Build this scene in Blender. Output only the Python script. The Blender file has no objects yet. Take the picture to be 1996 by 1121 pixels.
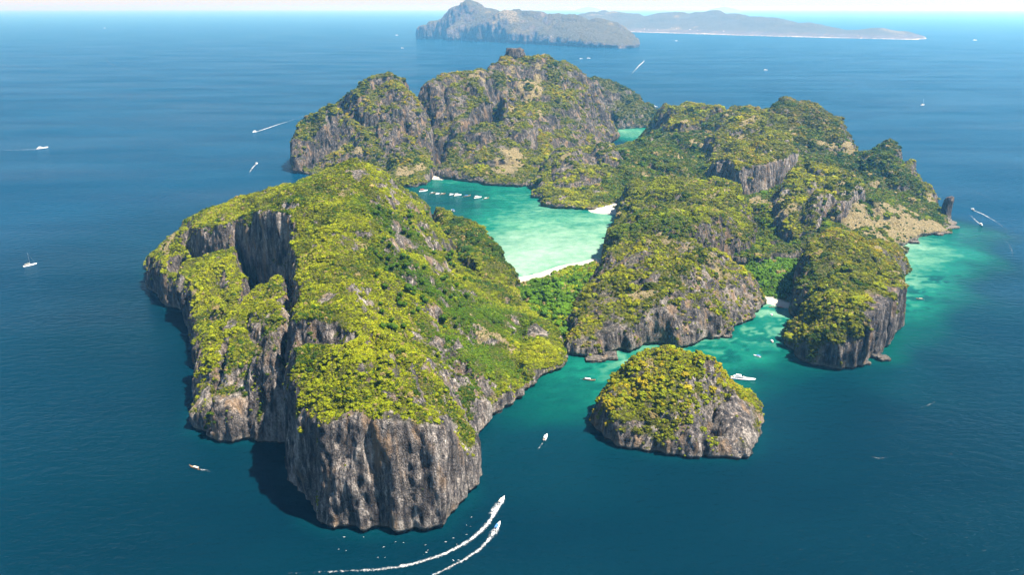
import bpy, math, random
import numpy as np
random.seed(7); RNG = np.random.default_rng(7)
S = bpy.context.scene; C = S.collection
R = math.radians

# ------------------------------------------------------------------ camera, sky, sun, exposure
FPX, CH, HORIZON = 1442.0, 500.0, 14.0            # focal length in photo pixels, flying height, horizon row
PITCH = math.atan((560.5 - HORIZON) / FPX)
cam = bpy.data.cameras.new('camera'); cam_o = bpy.data.objects.new('camera', cam); C.objects.link(cam_o)
cam.sensor_width = 36.0; cam.lens = FPX / 1996 * 36.0
cam.clip_start = 1.0; cam.clip_end = 600000.0
cam_o.location = (0, 0, CH); cam_o.rotation_euler = (math.pi / 2 - PITCH, 0, 0)
S.camera = cam_o

SUN = np.array([0.44, -0.12, 0.89]); SUN /= np.linalg.norm(SUN)
SUN_EL = math.asin(SUN[2]); SUN_AZ = math.atan2(SUN[0], SUN[1])
w = bpy.data.worlds.new('World'); S.world = w; w.use_nodes = True
wn = w.node_tree; bg = wn.nodes['Background']
sky = wn.nodes.new('ShaderNodeTexSky'); sky.sky_type = 'NISHITA'; sky.sun_disc = False
sky.sun_elevation = SUN_EL; sky.sun_rotation = SUN_AZ
sky.air_density = 1.0; sky.dust_density = 0.3; sky.ozone_density = 1.5
wn.links.new(sky.outputs[0], bg.inputs[0]); bg.inputs[1].default_value = 0.05
sl = bpy.data.lights.new('sun', 'SUN'); sl.energy = 5.0; sl.angle = R(0.5); sl.color = (1.0, 0.95, 0.86)
so = bpy.data.objects.new('sun', sl); C.objects.link(so); so.location = (800, 200, 1500)
from mathutils import Vector, Euler, Matrix
so.rotation_euler = Vector(SUN).to_track_quat('Z', 'Y').to_euler()
vs = S.view_settings; vs.view_transform = 'Standard'; vs.look = 'None'; vs.gamma = 1.0; vs.exposure = 1.56
vs.use_curve_mapping = False
S.cycles.use_denoising = True
S.cycles.max_bounces = 6; S.cycles.diffuse_bounces = 2; S.cycles.glossy_bounces = 2
S.cycles.transmission_bounces = 2; S.cycles.volume_bounces = 1; S.cycles.caustics_reflective = False
HAZE_DENSITY = 5.2e-5

# ------------------------------------------------------------------ photo pixel -> place in the world
CP, SP = math.cos(PITCH), math.sin(PITCH)
def ray(px, py):
    a, b = px - 998.0, 560.5 - py
    return np.array([a, FPX * CP + b * SP, -FPX * SP + b * CP])
def at(px, py, v=0.0):                            # v >= 0: height of the point; v < 0: its forward distance
    d = ray(px, py)
    t = (-v / d[1]) if v < 0 else ((v - CH) / d[2])
    return np.array([0, 0, CH]) + d * t

# ------------------------------------------------------------------ noise in numpy
def _hash(ix, iy, iz, seed):
    h = (ix * np.uint32(374761393) + iy * np.uint32(668265263) + iz * np.uint32(2147483647) + np.uint32((seed * 974711 + 1013) & 0xffffffff))
    h = (h ^ (h >> np.uint32(13))) * np.uint32(1274126177)
    h = (h ^ (h >> np.uint32(16))) * np.uint32(2246822519)
    return ((h ^ (h >> np.uint32(15))) & np.uint32(0xffffff)).astype(np.float32) * np.float32(2.0 / 0xffffff) - 1
def n3(x, y, z, seed=0):
    fx, fy, fz = np.floor(x), np.floor(y), np.floor(z)
    ix = fx.astype(np.int64).astype(np.uint32); iy = fy.astype(np.int64).astype(np.uint32); iz = fz.astype(np.int64).astype(np.uint32)
    u = (x - fx).astype(np.float32); v = (y - fy).astype(np.float32); q = (z - fz).astype(np.float32)
    u = u * u * (3 - 2 * u); v = v * v * (3 - 2 * v); q = q * q * (3 - 2 * q); o = np.uint32(1)
    a = _hash(ix, iy, iz, seed); a += u * (_hash(ix + o, iy, iz, seed) - a)
    b = _hash(ix, iy + o, iz, seed); b += u * (_hash(ix + o, iy + o, iz, seed) - b)
    a += v * (b - a)
    c = _hash(ix, iy, iz + o, seed); c += u * (_hash(ix + o, iy, iz + o, seed) - c)
    d = _hash(ix, iy + o, iz + o, seed); d += u * (_hash(ix + o, iy + o, iz + o, seed) - d)
    c += v * (d - c)
    return a + q * (c - a)
def n2(x, y, seed=0):
    fx, fy = np.floor(x), np.floor(y)
    ix = fx.astype(np.int64).astype(np.uint32); iy = fy.astype(np.int64).astype(np.uint32); iz = np.uint32(0)
    u = (x - fx).astype(np.float32); v = (y - fy).astype(np.float32)
    u = u * u * (3 - 2 * u); v = v * v * (3 - 2 * v); o = np.uint32(1)
    a = _hash(ix, iy, iz, seed); a += u * (_hash(ix + o, iy, iz, seed) - a)
    b = _hash(ix, iy + o, iz, seed); b += u * (_hash(ix + o, iy + o, iz, seed) - b)
    return a + v * (b - a)
def cells(x, y, seed):                             # nearest and second nearest distance to scattered points
    ix, iy = np.floor(x), np.floor(y); f1 = np.full(x.shape, 9.0, np.float32); f2 = f1.copy()
    for a in (-1, 0, 1):
        for b in (-1, 0, 1):
            cx = (ix + a).astype(np.int64).astype(np.uint32); cy = (iy + b).astype(np.int64).astype(np.uint32)
            px = ix + a + .5 + .45 * _hash(cx, cy, np.uint32(1), seed); py = iy + b + .5 + .45 * _hash(cx, cy, np.uint32(2), seed)
            d = np.hypot(px - x, py - y); f2 = np.minimum(f2, np.maximum(f1, d)); f1 = np.minimum(f1, d)
    return f1, f2
def sstep(a, b, x):
    t = np.clip((x - a) / (b - a), 0, 1); return t * t * (3 - 2 * t)

# ------------------------------------------------------------------ objects
def tag(o, label=None, cat=None, group=None, kind=None):
    for k, v in (('label', label), ('category', cat), ('group', group), ('kind', kind)):
        if v: o[k] = v
    return o
def np_mesh(name, V, F, mat=None, smooth=True, attrs=None):
    V = np.asarray(V, np.float32); F = np.asarray(F, np.int32); k = F.shape[1]
    me = bpy.data.meshes.new(name)
    me.vertices.add(len(V)); me.vertices.foreach_set('co', V.ravel())
    me.loops.add(F.size); me.loops.foreach_set('vertex_index', F.ravel())
    me.polygons.add(len(F)); me.polygons.foreach_set('loop_start', np.arange(0, F.size, k, dtype=np.int32))
    me.polygons.foreach_set('loop_total', np.full(len(F), k, np.int32))
    for n, a in (attrs or {}).items():
        if a.ndim == 1:
            at_ = me.attributes.new(n, 'FLOAT', 'POINT'); at_.data.foreach_set('value', a.astype(np.float32))
        else:
            at_ = me.attributes.new(n, 'FLOAT_VECTOR', 'POINT'); at_.data.foreach_set('vector', a.astype(np.float32).ravel())
    me.update(calc_edges=True)
    if smooth: me.polygons.foreach_set('use_smooth', np.ones(len(F), bool))
    if mat: me.materials.append(mat)
    return me
def link(name, me, parent=None):
    o = bpy.data.objects.new(name, me); C.objects.link(o)
    if parent is not None: o.parent = parent
    return o

# ------------------------------------------------------------------ materials
class NT:
    def __init__(s, name):
        s.m = bpy.data.materials.new(name); s.m.use_nodes = True
        s.t = s.m.node_tree; s.b = s.t.nodes['Principled BSDF']; s.out = s.t.nodes['Material Output']
    def n(s, typ, **kw):
        nd = s.t.nodes.new(typ)
        for k, v in kw.items():
            if isinstance(k, str) and hasattr(nd, k): setattr(nd, k, v)
        return nd
    def l(s, a, b): s.t.links.new(a, b)
    def attr(s, name, inst=False, out='Fac'):
        nd = s.n('ShaderNodeAttribute'); nd.attribute_name = name
        if inst: nd.attribute_type = 'INSTANCER'
        return nd.outputs[out]
    def pos(s): return s.n('ShaderNodeNewGeometry').outputs['Position']
    def mapped(s, vec, scale):
        nd = s.n('ShaderNodeVectorMath', operation='MULTIPLY'); s.l(vec, nd.inputs[0]); nd.inputs[1].default_value = scale
        return nd.outputs[0]
    def noise(s, vec, scale, detail=4, rough=0.55):
        nd = s.n('ShaderNodeTexNoise'); nd.inputs['Scale'].default_value = scale
        nd.inputs['Detail'].default_value = detail; nd.inputs['Roughness'].default_value = rough
        s.l(vec, nd.inputs['Vector']); return nd.outputs['Fac']
    def ramp(s, fac, stops):
        nd = s.n('ShaderNodeValToRGB'); cr = nd.color_ramp
        while len(cr.elements) < len(stops): cr.elements.new(0.5)
        for e, (p, c) in zip(cr.elements, stops): e.position = p; e.color = (*c, 1) if len(c) == 3 else c
        s.l(fac, nd.inputs[0]); return nd.outputs['Color']
    def rng(s, fac, a, b, c=0, d=1):
        nd = s.n('ShaderNodeMapRange'); nd.clamp = True
        for i, v in enumerate((a, b, c, d)): nd.inputs[i + 1].default_value = v
        s.l(fac, nd.inputs[0]); return nd.outputs[0]
    def math(s, op, a, b):
        nd = s.n('ShaderNodeMath', operation=op)
        for i, v in enumerate((a, b)):
            if isinstance(v, (int, float)): nd.inputs[i].default_value = v
            else: s.l(v, nd.inputs[i])
        return nd.outputs[0]
    def mix(s, fac, a, b, typ='MIX'):
        nd = s.n('ShaderNodeMix'); nd.data_type = 'RGBA'; nd.blend_type = typ
        if isinstance(fac, (int, float)): nd.inputs[0].default_value = fac
        else: s.l(fac, nd.inputs[0])
        for i, v in ((6, a), (7, b)):
            if isinstance(v, tuple): nd.inputs[i].default_value = (*v, 1)
            else: s.l(v, nd.inputs[i])
        return nd.outputs[2]
    def bump(s, h, strength, dist):
        nd = s.n('ShaderNodeBump'); nd.inputs['Strength'].default_value = strength; nd.inputs['Distance'].default_value = dist
        s.l(h, nd.inputs['Height']); s.l(nd.outputs[0], s.b.inputs['Normal']); return nd
def plain(name, col, rough=0.5, metal=0.0, var=0.12):
    t = NT(name); p = t.n('ShaderNodeTexCoord').outputs['Object']
    f = t.noise(p, 2.5, 4)
    t.l(t.ramp(f, [(0.3, tuple(c * (1 - var) for c in col)), (0.7, tuple(min(1, c * (1 + var * .5)) for c in col))]), t.b.inputs['Base Color'])
    t.b.inputs['Roughness'].default_value = rough; t.b.inputs['Metallic'].default_value = metal
    return t.m

def karst_material(name, k=1.0, far=False):                  # limestone, dry grass and the soil under the bushes; k scales the grain for far islands
    t = NT(name); p = t.pos()
    ps = t.mapped(p, (1 / k, 1 / k, 0.16 / k))
    streak = t.noise(ps, 0.22, 6, 0.62)
    patch = t.noise(t.mapped(p, (1, 1, .55)), 0.024 / k, 5, 0.62)
    grain = t.noise(p, 0.32 / k, 6, 0.65)
    rock = t.ramp(streak, [(0.30, (0.014, 0.012, 0.013)), (0.43, (0.050, 0.044, 0.043)), (0.55, (0.135, 0.117, 0.106)), (0.70, (0.36, 0.315, 0.275))])
    rock = t.mix(t.rng(patch, 0.50, 0.62, 0, 0.8), rock, t.ramp(grain, [(0.35, (0.022, 0.020, 0.020)), (0.65, (0.12, 0.105, 0.096))]))
    fine = t.noise(t.mapped(p, (1 / k, 1 / k, .45 / k)), 1.1, 5, 0.7)
    rock = t.mix(1.0, rock, t.ramp(fine, [(0.34, (0.32, 0.32, 0.34)), (0.5, (0.95, 0.95, 0.95)), (0.66, (1.75, 1.68, 1.58))]), 'MULTIPLY')
    vz = t.n('ShaderNodeTexVoronoi'); vz.feature = 'DISTANCE_TO_EDGE'; vz.inputs['Scale'].default_value = 0.16 / k
    wv = t.n('ShaderNodeVectorMath', operation='ADD'); t.l(t.mapped(p, (1, 1, .42)), wv.inputs[0])
    wn_ = t.n('ShaderNodeTexNoise'); wn_.inputs['Scale'].default_value = .25 / k; t.l(p, wn_.inputs['Vector'])
    sc_ = t.n('ShaderNodeVectorMath', operation='SCALE'); t.l(wn_.outputs['Color'], sc_.inputs[0]); sc_.inputs['Scale'].default_value = 7.0 * k; t.l(sc_.outputs[0], wv.inputs[1]); t.l(wv.outputs[0], vz.inputs['Vector'])
    crack = t.rng(vz.outputs['Distance'], 0.0, 0.07)
    rock = t.mix(t.rng(crack, 0.0, 1.0, 0.55, 0.0), rock, (0.016, 0.015, 0.016))
    rock = t.mix(t.rng(patch, 0.46, 0.36, 0, 0.6), rock, t.ramp(grain, [(0.32, (0.11, 0.096, 0.084)), (0.68, (0.46, 0.405, 0.35))]))
    stain = t.noise(ps, 0.07, 3, 0.5)
    tn = t.n('ShaderNodeVectorMath', operation='SCALE'); t.l(rock, tn.inputs[0]); t.l(t.math('MAXIMUM', t.attr('tone'), 1.0), tn.inputs['Scale']); rock = tn.outputs[0]
    rock = t.mix(t.rng(stain, 0.55, 0.68, 0, 0.75), rock, (0.33, 0.215, 0.125)); rock = t.mix(t.rng(stain, 0.44, 0.36, 0, 0.75), rock, (0.022, 0.021, 0.024))
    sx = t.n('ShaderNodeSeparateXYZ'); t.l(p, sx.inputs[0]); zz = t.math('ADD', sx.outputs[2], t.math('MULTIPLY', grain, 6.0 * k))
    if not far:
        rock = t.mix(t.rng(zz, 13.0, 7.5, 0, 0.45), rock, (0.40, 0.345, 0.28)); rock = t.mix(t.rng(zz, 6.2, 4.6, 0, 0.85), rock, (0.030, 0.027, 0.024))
    soil = t.ramp(grain, [(0.3, (0.030, 0.036, 0.006)), (0.5, (0.085, 0.092, 0.012)), (0.7, (0.20, 0.165, 0.075))])
    grass = t.ramp(grain, [(0.3, (0.09, 0.085, 0.022)), (0.42, (0.20, 0.155, 0.065)), (0.55, (0.34, 0.27, 0.14)), (0.72, (0.44, 0.37, 0.23))])
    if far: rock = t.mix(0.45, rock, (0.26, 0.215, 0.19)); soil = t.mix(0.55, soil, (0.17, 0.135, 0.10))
    col = t.mix(t.attr('veg'), rock, soil)
    col = t.mix(t.attr('dry'), col, grass)
    col = t.mix(t.attr('sand'), col, (0.80, 0.74, 0.62))
    t.l(col, t.b.inputs['Base Color']); t.b.inputs['Roughness'].default_value = 0.9
    t.b.inputs['Specular IOR Level'].default_value = 0.15
    h = t.math('ADD', t.math('ADD', t.math('MULTIPLY', streak, 2.0), t.math('MULTIPLY', grain, 1.3)), t.math('ADD', t.math('MULTIPLY', fine, .8), t.math('MULTIPLY', crack, .7)))
    t.bump(h, 1.0, 3.4 * k)
    return t.m
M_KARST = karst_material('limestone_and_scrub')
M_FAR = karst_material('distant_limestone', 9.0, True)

def foliage_material():
    t = NT('tropical_foliage'); p = t.pos()
    tint = t.attr('tint', True, 'Color')
    f = t.noise(p, 0.9, 3, 0.6)
    dark = t.mix(1.0, tint, (0.34, 0.40, 0.45), 'MULTIPLY'); light = t.mix(1.0, tint, (1.45, 1.38, 1.15), 'MULTIPLY')
    t.l(t.mix(t.rng(f, 0.35, 0.65), dark, light), t.b.inputs['Base Color'])
    t.b.inputs['Roughness'].default_value = 0.9; t.b.inputs['Specular IOR Level'].default_value = 0.05
    t.bump(f, 1.0, 1.2)
    return t.m
M_FOL = foliage_material()

# ------------------------------------------------------------------ landforms
def subdivide(V, F):
    e = np.concatenate([F[:, [0, 1]], F[:, [1, 2]], F[:, [2, 3]], F[:, [3, 0]]]); e.sort(axis=1)
    key = e[:, 0].astype(np.int64) * len(V) + e[:, 1]
    u, inv = np.unique(key, return_inverse=True)
    mid = 0.5 * (V[u // len(V)] + V[u % len(V)])
    cen = V[F].mean(axis=1); n = len(F)
    m = inv.reshape(4, n).T + len(V); c = np.arange(n) + len(V) + len(mid)
    NF = np.concatenate([np.stack([F[:, i], m[:, i], c, m[:, i - 1]], 1) for i in range(4)])
    return np.concatenate([V, mid, cen]), NF
def normals(V, F):
    fn = np.cross(V[F[:, 2]] - V[F[:, 0]], V[F[:, 3]] - V[F[:, 1]])
    N = np.zeros_like(V)
    for i in range(3):
        for j in range(4): N[:, i] += np.bincount(F[:, j], fn[:, i], len(V))
    return N / (np.linalg.norm(N, axis=1, keepdims=True) + 1e-9), np.linalg.norm(fn, axis=1) * 0.5
def surface_nets(f, origin, h):
    nx, ny, nz = f.shape; ins = f < 0
    cnt = np.zeros((nx - 1, ny - 1, nz - 1), np.int8)
    for a in (0, 1):
        for b in (0, 1):
            for c in (0, 1): cnt += ins[a:nx - 1 + a, b:ny - 1 + b, c:nz - 1 + c]
    act = (cnt > 0) & (cnt < 8)
    idx = np.full(act.shape, -1, np.int64); I, J, K = np.nonzero(act); idx[act] = np.arange(len(I))
    P = np.zeros((len(I), 3)); W = np.zeros(len(I))
    val = lambda a, b, c: f[I + a, J + b, K + c]
    for ax in range(3):
        for p in (0, 1):
            for q in (0, 1):
                o0 = [0, 0, 0]; o0[(ax + 1) % 3] = p; o0[(ax + 2) % 3] = q; o1 = list(o0); o1[ax] = 1
                f0, f1 = val(*o0), val(*o1); m = (f0 < 0) != (f1 < 0)
                t = np.where(m, f0 / np.where(m, f0 - f1, 1), 0)
                for d in range(3): P[:, d] += np.where(m, o0[d] + (t if d == ax else 0), 0)
                W += m
    P = (P / W[:, None] + np.stack([I, J, K], 1)) * h + origin
    quads = []
    for ax in range(3):
        sl0 = [slice(1, -1)] * 3; sl1 = [slice(1, -1)] * 3
        sl0[ax] = slice(0, f.shape[ax] - 1); sl1[ax] = slice(1, f.shape[ax])
        a, b = ins[tuple(sl0)], ins[tuple(sl1)]
        X = np.argwhere(a != b); 
        if not len(X): continue
        s = a[tuple(X.T)]
        off = np.array([1, 1, 1]); off[ax] = 0; G = X + off
        u, v = (ax + 1) % 3, (ax + 2) % 3
        def cell(du, dv):
            Y = G.copy(); Y[:, u] -= du; Y[:, v] -= dv; return idx[tuple(Y.T)]
        q = np.stack([cell(1, 1), cell(0, 1), cell(0, 0), cell(1, 0)], 1)
        q[~s] = q[~s][:, ::-1]; quads.append(q)
    return P, np.concatenate(quads)
def poly_dist(poly, X, Y, W=None):
    d = np.full(X.shape, 1e9); ins = np.zeros(X.shape, bool); n = len(poly); wg = np.zeros(X.shape)
    for i in range(n):
        ax, ay = poly[i]; bx, by = poly[(i + 1) % n]; ex, ey = bx - ax, by - ay
        t = np.clip(((X - ax) * ex + (Y - ay) * ey) / (ex * ex + ey * ey + 1e-9), 0, 1)
        q = (X - ax - t * ex) ** 2 + (Y - ay - t * ey) ** 2
        if W is not None: wg = np.where(q < d, W[i] + t * (W[(i + 1) % n] - W[i]), wg)
        d = np.minimum(d, q)
        if ay != by: ins ^= ((ay > Y) != (by > Y)) & (X < ex * (Y - ay) / (by - ay) + ax)
    d = np.where(ins, np.sqrt(d), -np.sqrt(d))
    return d if W is None else (d, wg)
def bil(G, gx, gy):
    gx = np.clip(gx, 0, G.shape[0] - 1.001); gy = np.clip(gy, 0, G.shape[1] - 1.001)
    i = gx.astype(np.int32); j = gy.astype(np.int32); u = gx - i; v = gy - j
    return (G[i, j] * (1 - u) + G[i + 1, j] * u) * (1 - v) + (G[i, j + 1] * (1 - u) + G[i + 1, j + 1] * u) * v

LAND = {}; DEBUG = False
def massif(name, coast, pts, vox, w=45.0, p=0.4, k=1.0, lump=9.0, cliff=1.0, seed=1, veg_bias=0.0, dry_bias=0.0, mat=None, sub=1, mq=40.0, cuts=(), tone=1.0):
    poly = np.array([at(a[0], a[1], a[3] if len(a) > 3 else 0.0)[:2] for a in coast]); W = np.array([a[2] if len(a) > 2 else w for a in coast], float)
    cp = np.array([at(*q) for q in pts])
    lo = poly.min(0) - 6 * vox; hi = poly.max(0) + 6 * vox
    nx, ny = (np.ceil((hi - lo) / vox).astype(int) + 1)
    X, Y = np.meshgrid(lo[0] + np.arange(nx) * vox, lo[1] + np.arange(ny) * vox, indexing='ij')
    wob = lambda x, y: k * (7 * n2(x / (45 * k), y / (45 * k), seed) + 3.5 * n2(x / (17 * k), y / (17 * k), seed + 1)) * min(1.0, cliff + .3)
    d, wg = poly_dist(poly, X, Y, W); d = d + wob(X, Y)
    for _ in range(int(30 * k / vox)):
        wg[1:-1] = (wg[:-2] + 2 * wg[1:-1] + wg[2:]) / 4; wg[:, 1:-1] = (wg[:, :-2] + 2 * wg[:, 1:-1] + wg[:, 2:]) / 4
    at_c = lambda G: bil(G, (cp[:, 0] - lo[0]) / vox, (cp[:, 1] - lo[1]) / vox)
    dc, wc = at_c(d), at_c(wg); need = 0.16 * np.minimum(wc, 90 * k) + 4 * k
    for i in range(len(cp)):                      # let the shore bulge where a surveyed point overhangs it
        if dc[i] < need[i]: d += (need[i] - dc[i]) * np.exp(-((X - cp[i, 0]) ** 2 + (Y - cp[i, 1]) ** 2) / (2 * (22 * k) ** 2))
    dc = at_c(d)
    if p > 0: prof = lambda q, ww: np.clip(q / ww, 0.0, 1.0) ** p                       # sheer cliff
    else: prof = lambda q, ww: (1 - (1 - np.clip(q / ww, 0.0, 1.0)) ** 2) ** (-p)        # rounded dome
    Kc = cp[:, 2] / np.maximum(prof(dc, wc), 0.55)
    c2 = (mq * k) ** 2; A = np.sqrt(((cp[:, None, :2] - cp[None, :, :2]) ** 2).sum(-1) + c2)
    n = len(cp); Mx = np.zeros((n + 1, n + 1)); Mx[:n, :n] = A; Mx[:n, n] = 1; Mx[n, :n] = 1
    sol = np.linalg.solve(Mx, np.append(Kc, 0))
    Kg = np.full(X.shape, sol[n])
    for i in range(n): Kg += sol[i] * np.sqrt((X - cp[i, 0]) ** 2 + (Y - cp[i, 1]) ** 2 + c2)
    Kg = np.clip(Kg, max(4 * k, Kc.min() * 0.8), Kc.max() * 1.08)
    H = Kg * prof(d, wg)
    # karst lumps and creases
    wx = X + 25 * k * n2(X / (60 * k), Y / (60 * k), seed + 5); wy = Y + 25 * k * n2(X / (60 * k), Y / (60 * k), seed + 6)
    bl = np.zeros(X.shape)
    if lump > 0:
        f1, f2 = cells(wx / (115 * k), wy / (115 * k), seed + 2)
        bl = lump * k * (2.0 * sstep(0, .42, f2 - f1) - 1.45 - .9 * f1 ** 2 + .25)
        f1, f2 = cells(wx / (38 * k) + .3, wy / (38 * k), seed + 3)
        bl += .30 * lump * k * (1.8 * sstep(0, .4, f2 - f1) - 1.2 - .8 * f1 ** 2 + .25)
        bl += lump * .25 * k * n2(X / (13 * k), Y / (13 * k), seed + 4)
    H += bl * sstep(4 * k, 40 * k, d) * np.clip(Kg / (60 * k), 0.15, 1)
    # pull the lumpy surface back through the surveyed points
    gi = at_c
    sg = 2 * (42 * k) ** 2
    Bm = np.exp(-((cp[:, None, :2] - cp[None, :, :2]) ** 2).sum(-1) / sg) + 0.15 * np.eye(n)
    rs = np.linalg.solve(Bm, np.clip(cp[:, 2] - gi(H), -35 * k, 35 * k) * sstep(-2 * k, 22 * k, dc))
    corr = np.zeros(X.shape)
    for i in range(n): corr += rs[i] * np.exp(-((X - cp[i, 0]) ** 2 + (Y - cp[i, 1]) ** 2) / sg)
    H += corr * sstep(0, 14 * k, d)
    for line, hw, stp in cuts:                    # ravines and the feet of inner cliffs: (pixel, pixel, floor height) along a line
        lp = np.array([at(*q) for q in line]); best = np.full(X.shape, 1e9)
        jx = X + 5 * k * n2(X / (22 * k), Y / (22 * k), seed + 41); jy = Y + 5 * k * n2(X / (22 * k), Y / (22 * k), seed + 42)
        for a_, b_ in zip(lp[:-1], lp[1:]):
            e = b_ - a_; t = np.clip(((jx - a_[0]) * e[0] + (jy - a_[1]) * e[1]) / (e[0] ** 2 + e[1] ** 2), 0, 1)
            dd = np.hypot(jx - a_[0] - t * e[0], jy - a_[1] - t * e[1])
            best = np.minimum(best, a_[2] + t * e[2] + stp * np.maximum(0, dd - hw))
        H = np.minimum(H, best)
    H = np.where(d > 0, np.maximum(H, 0.5), np.maximum(d * 3, -18 * k))
    if DEBUG: r_ = at_c(H) - cp[:, 2]; print(name, 'resid rms %.1f' % np.sqrt((r_ ** 2).mean()), [(pts[i][0], pts[i][1], round(float(r_[i]))) for i in np.argsort(-abs(r_))[:4]])
    z0 = -12.0 * k; nz = int((H.max() + 4 * vox - z0) / vox) + 2
    gx_, gy_ = np.gradient(H, vox); g = np.sqrt(1 + gx_ ** 2 + gy_ ** 2)
    Z = z0 + np.arange(nz) * vox
    f = (Z[None, None, :] - H[:, :, None]) / g[:, :, None]
    if cliff > 0:
        band = np.abs(f) < 14 * k
        I, J, Kk = np.nonzero(band); x = lo[0] + I * vox; y = lo[1] + J * vox; z = Z[Kk]
        a1 = 7.0 * k * cliff; q = 24.0 * k
        ux = a1 * n3(x / q, y / q, z / (3.2 * q), seed + 11) + a1 * .55 * n3(x / (q * .42), y / (q * .42), z / (q * 1.9), seed + 12)
        uy = a1 * n3(x / q, y / q, z / (3.2 * q), seed + 13) + a1 * .55 * n3(x / (q * .42), y / (q * .42), z / (q * 1.9), seed + 14)
        gi, gj = I + ux / vox, J + uy / vox
        f[band] = (z - bil(H, gi, gj)) / bil(g, gi, gj)
    f = np.clip(f, -3 * vox, 3 * vox)
    f[:, :, 0] = np.where(f[:, :, 0] < 0, f[:, :, 0], f[:, :, 0])
    V, F = surface_nets(f.astype(np.float32), np.array([lo[0], lo[1], z0]), vox)
    for _ in range(sub): V, F = subdivide(V, F)
    N, _a = normals(V, F)
    N0 = N
    if cliff > 0:
        steep = sstep(0.95, 0.45, N[:, 2])
        x, y, z = V.T
        s = k
        dsp = (1.3 * (1 - 2 * np.abs(n3(x / (9 * s), y / (9 * s), z / (70 * s), seed + 24))) + 1.0 * n3(x / (4.6 * s), y / (4.6 * s), z / (11 * s), seed + 25) + 1.9 * n3(x / (7 * s), y / (7 * s), z / (30 * s), seed + 21) + 1.6 * (1 - 2 * np.abs(n3(x / (14 * s), y / (14 * s), z / (75 * s), seed + 22)))
               + 0.9 * n3(x / (3.2 * s), y / (3.2 * s), z / (8 * s), seed + 23)) * s * cliff
        notch = -4.0 * s * sstep(5.5 * s, 2.0 * s, z) * cliff
        V = V + N * (dsp * (0.30 + 0.70 * steep) + notch * steep)[:, None]
        N, _a = normals(V, F)
    x, y, z = V.T
    ns = 0.6 * n2(x / (38 * k), y / (38 * k), seed + 31) + 0.5 * n3(x / (12 * k), y / (12 * k), z / (12 * k), seed + 32) + 0.45 * n3(x / (5 * k), y / (5 * k), z / (5 * k), seed + 35)
    veg = sstep(0.50, 0.72, .7 * N0[:, 2] + .3 * N[:, 2] + 0.34 * ns + veg_bias) * sstep(3.0 * k, 9.0 * k, z)
    dr = n2(x / (70 * k), y / (70 * k), seed + 33) * .7 + n2(x / (22 * k), y / (22 * k), seed + 34) * .5
    dry = sstep(0.52, 0.75, dr + dry_bias) * sstep(0.35, 0.6, N[:, 2]) * sstep(2, 6, z)
    dgrid = bil(d, (x - lo[0]) / vox, (y - lo[1]) / vox)
    L = dict(bare=np.zeros(len(V)), H=H, lo=lo, vox=vox, V=V, F=F, N=N, veg=veg, dry=dry, d=dgrid, N0=N0, tone=tone, poly=poly, sand=np.zeros(len(V)))
    LAND[name] = L
    return L
def under_others(key, P, depth):                  # which points lie inside another landform
    hid = np.zeros(len(P), bool)
    for k2, L in LAND.items():
        if k2 == key: continue
        gx_, gy_ = (P[:, 0] - L['lo'][0]) / L['vox'], (P[:, 1] - L['lo'][1]) / L['vox']
        m = (gx_ > 0) & (gy_ > 0) & (gx_ < L['H'].shape[0] - 1) & (gy_ < L['H'].shape[1] - 1)
        if m.any(): hid[m] |= P[m, 2] < bil(L['H'], gx_[m], gy_[m]) - depth
    return hid
def finish(key, name, label, mat, kind='structure'):
    L = LAND[key]
    me = np_mesh(name, L['V'], L['F'], mat, True, dict(veg=L['veg'], dry=L['dry'], sand=L['sand'], tone=np.full(len(L['V']), L['tone'])))
    o = link(name, me); tag(o, label, None, None, kind); return o
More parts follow.
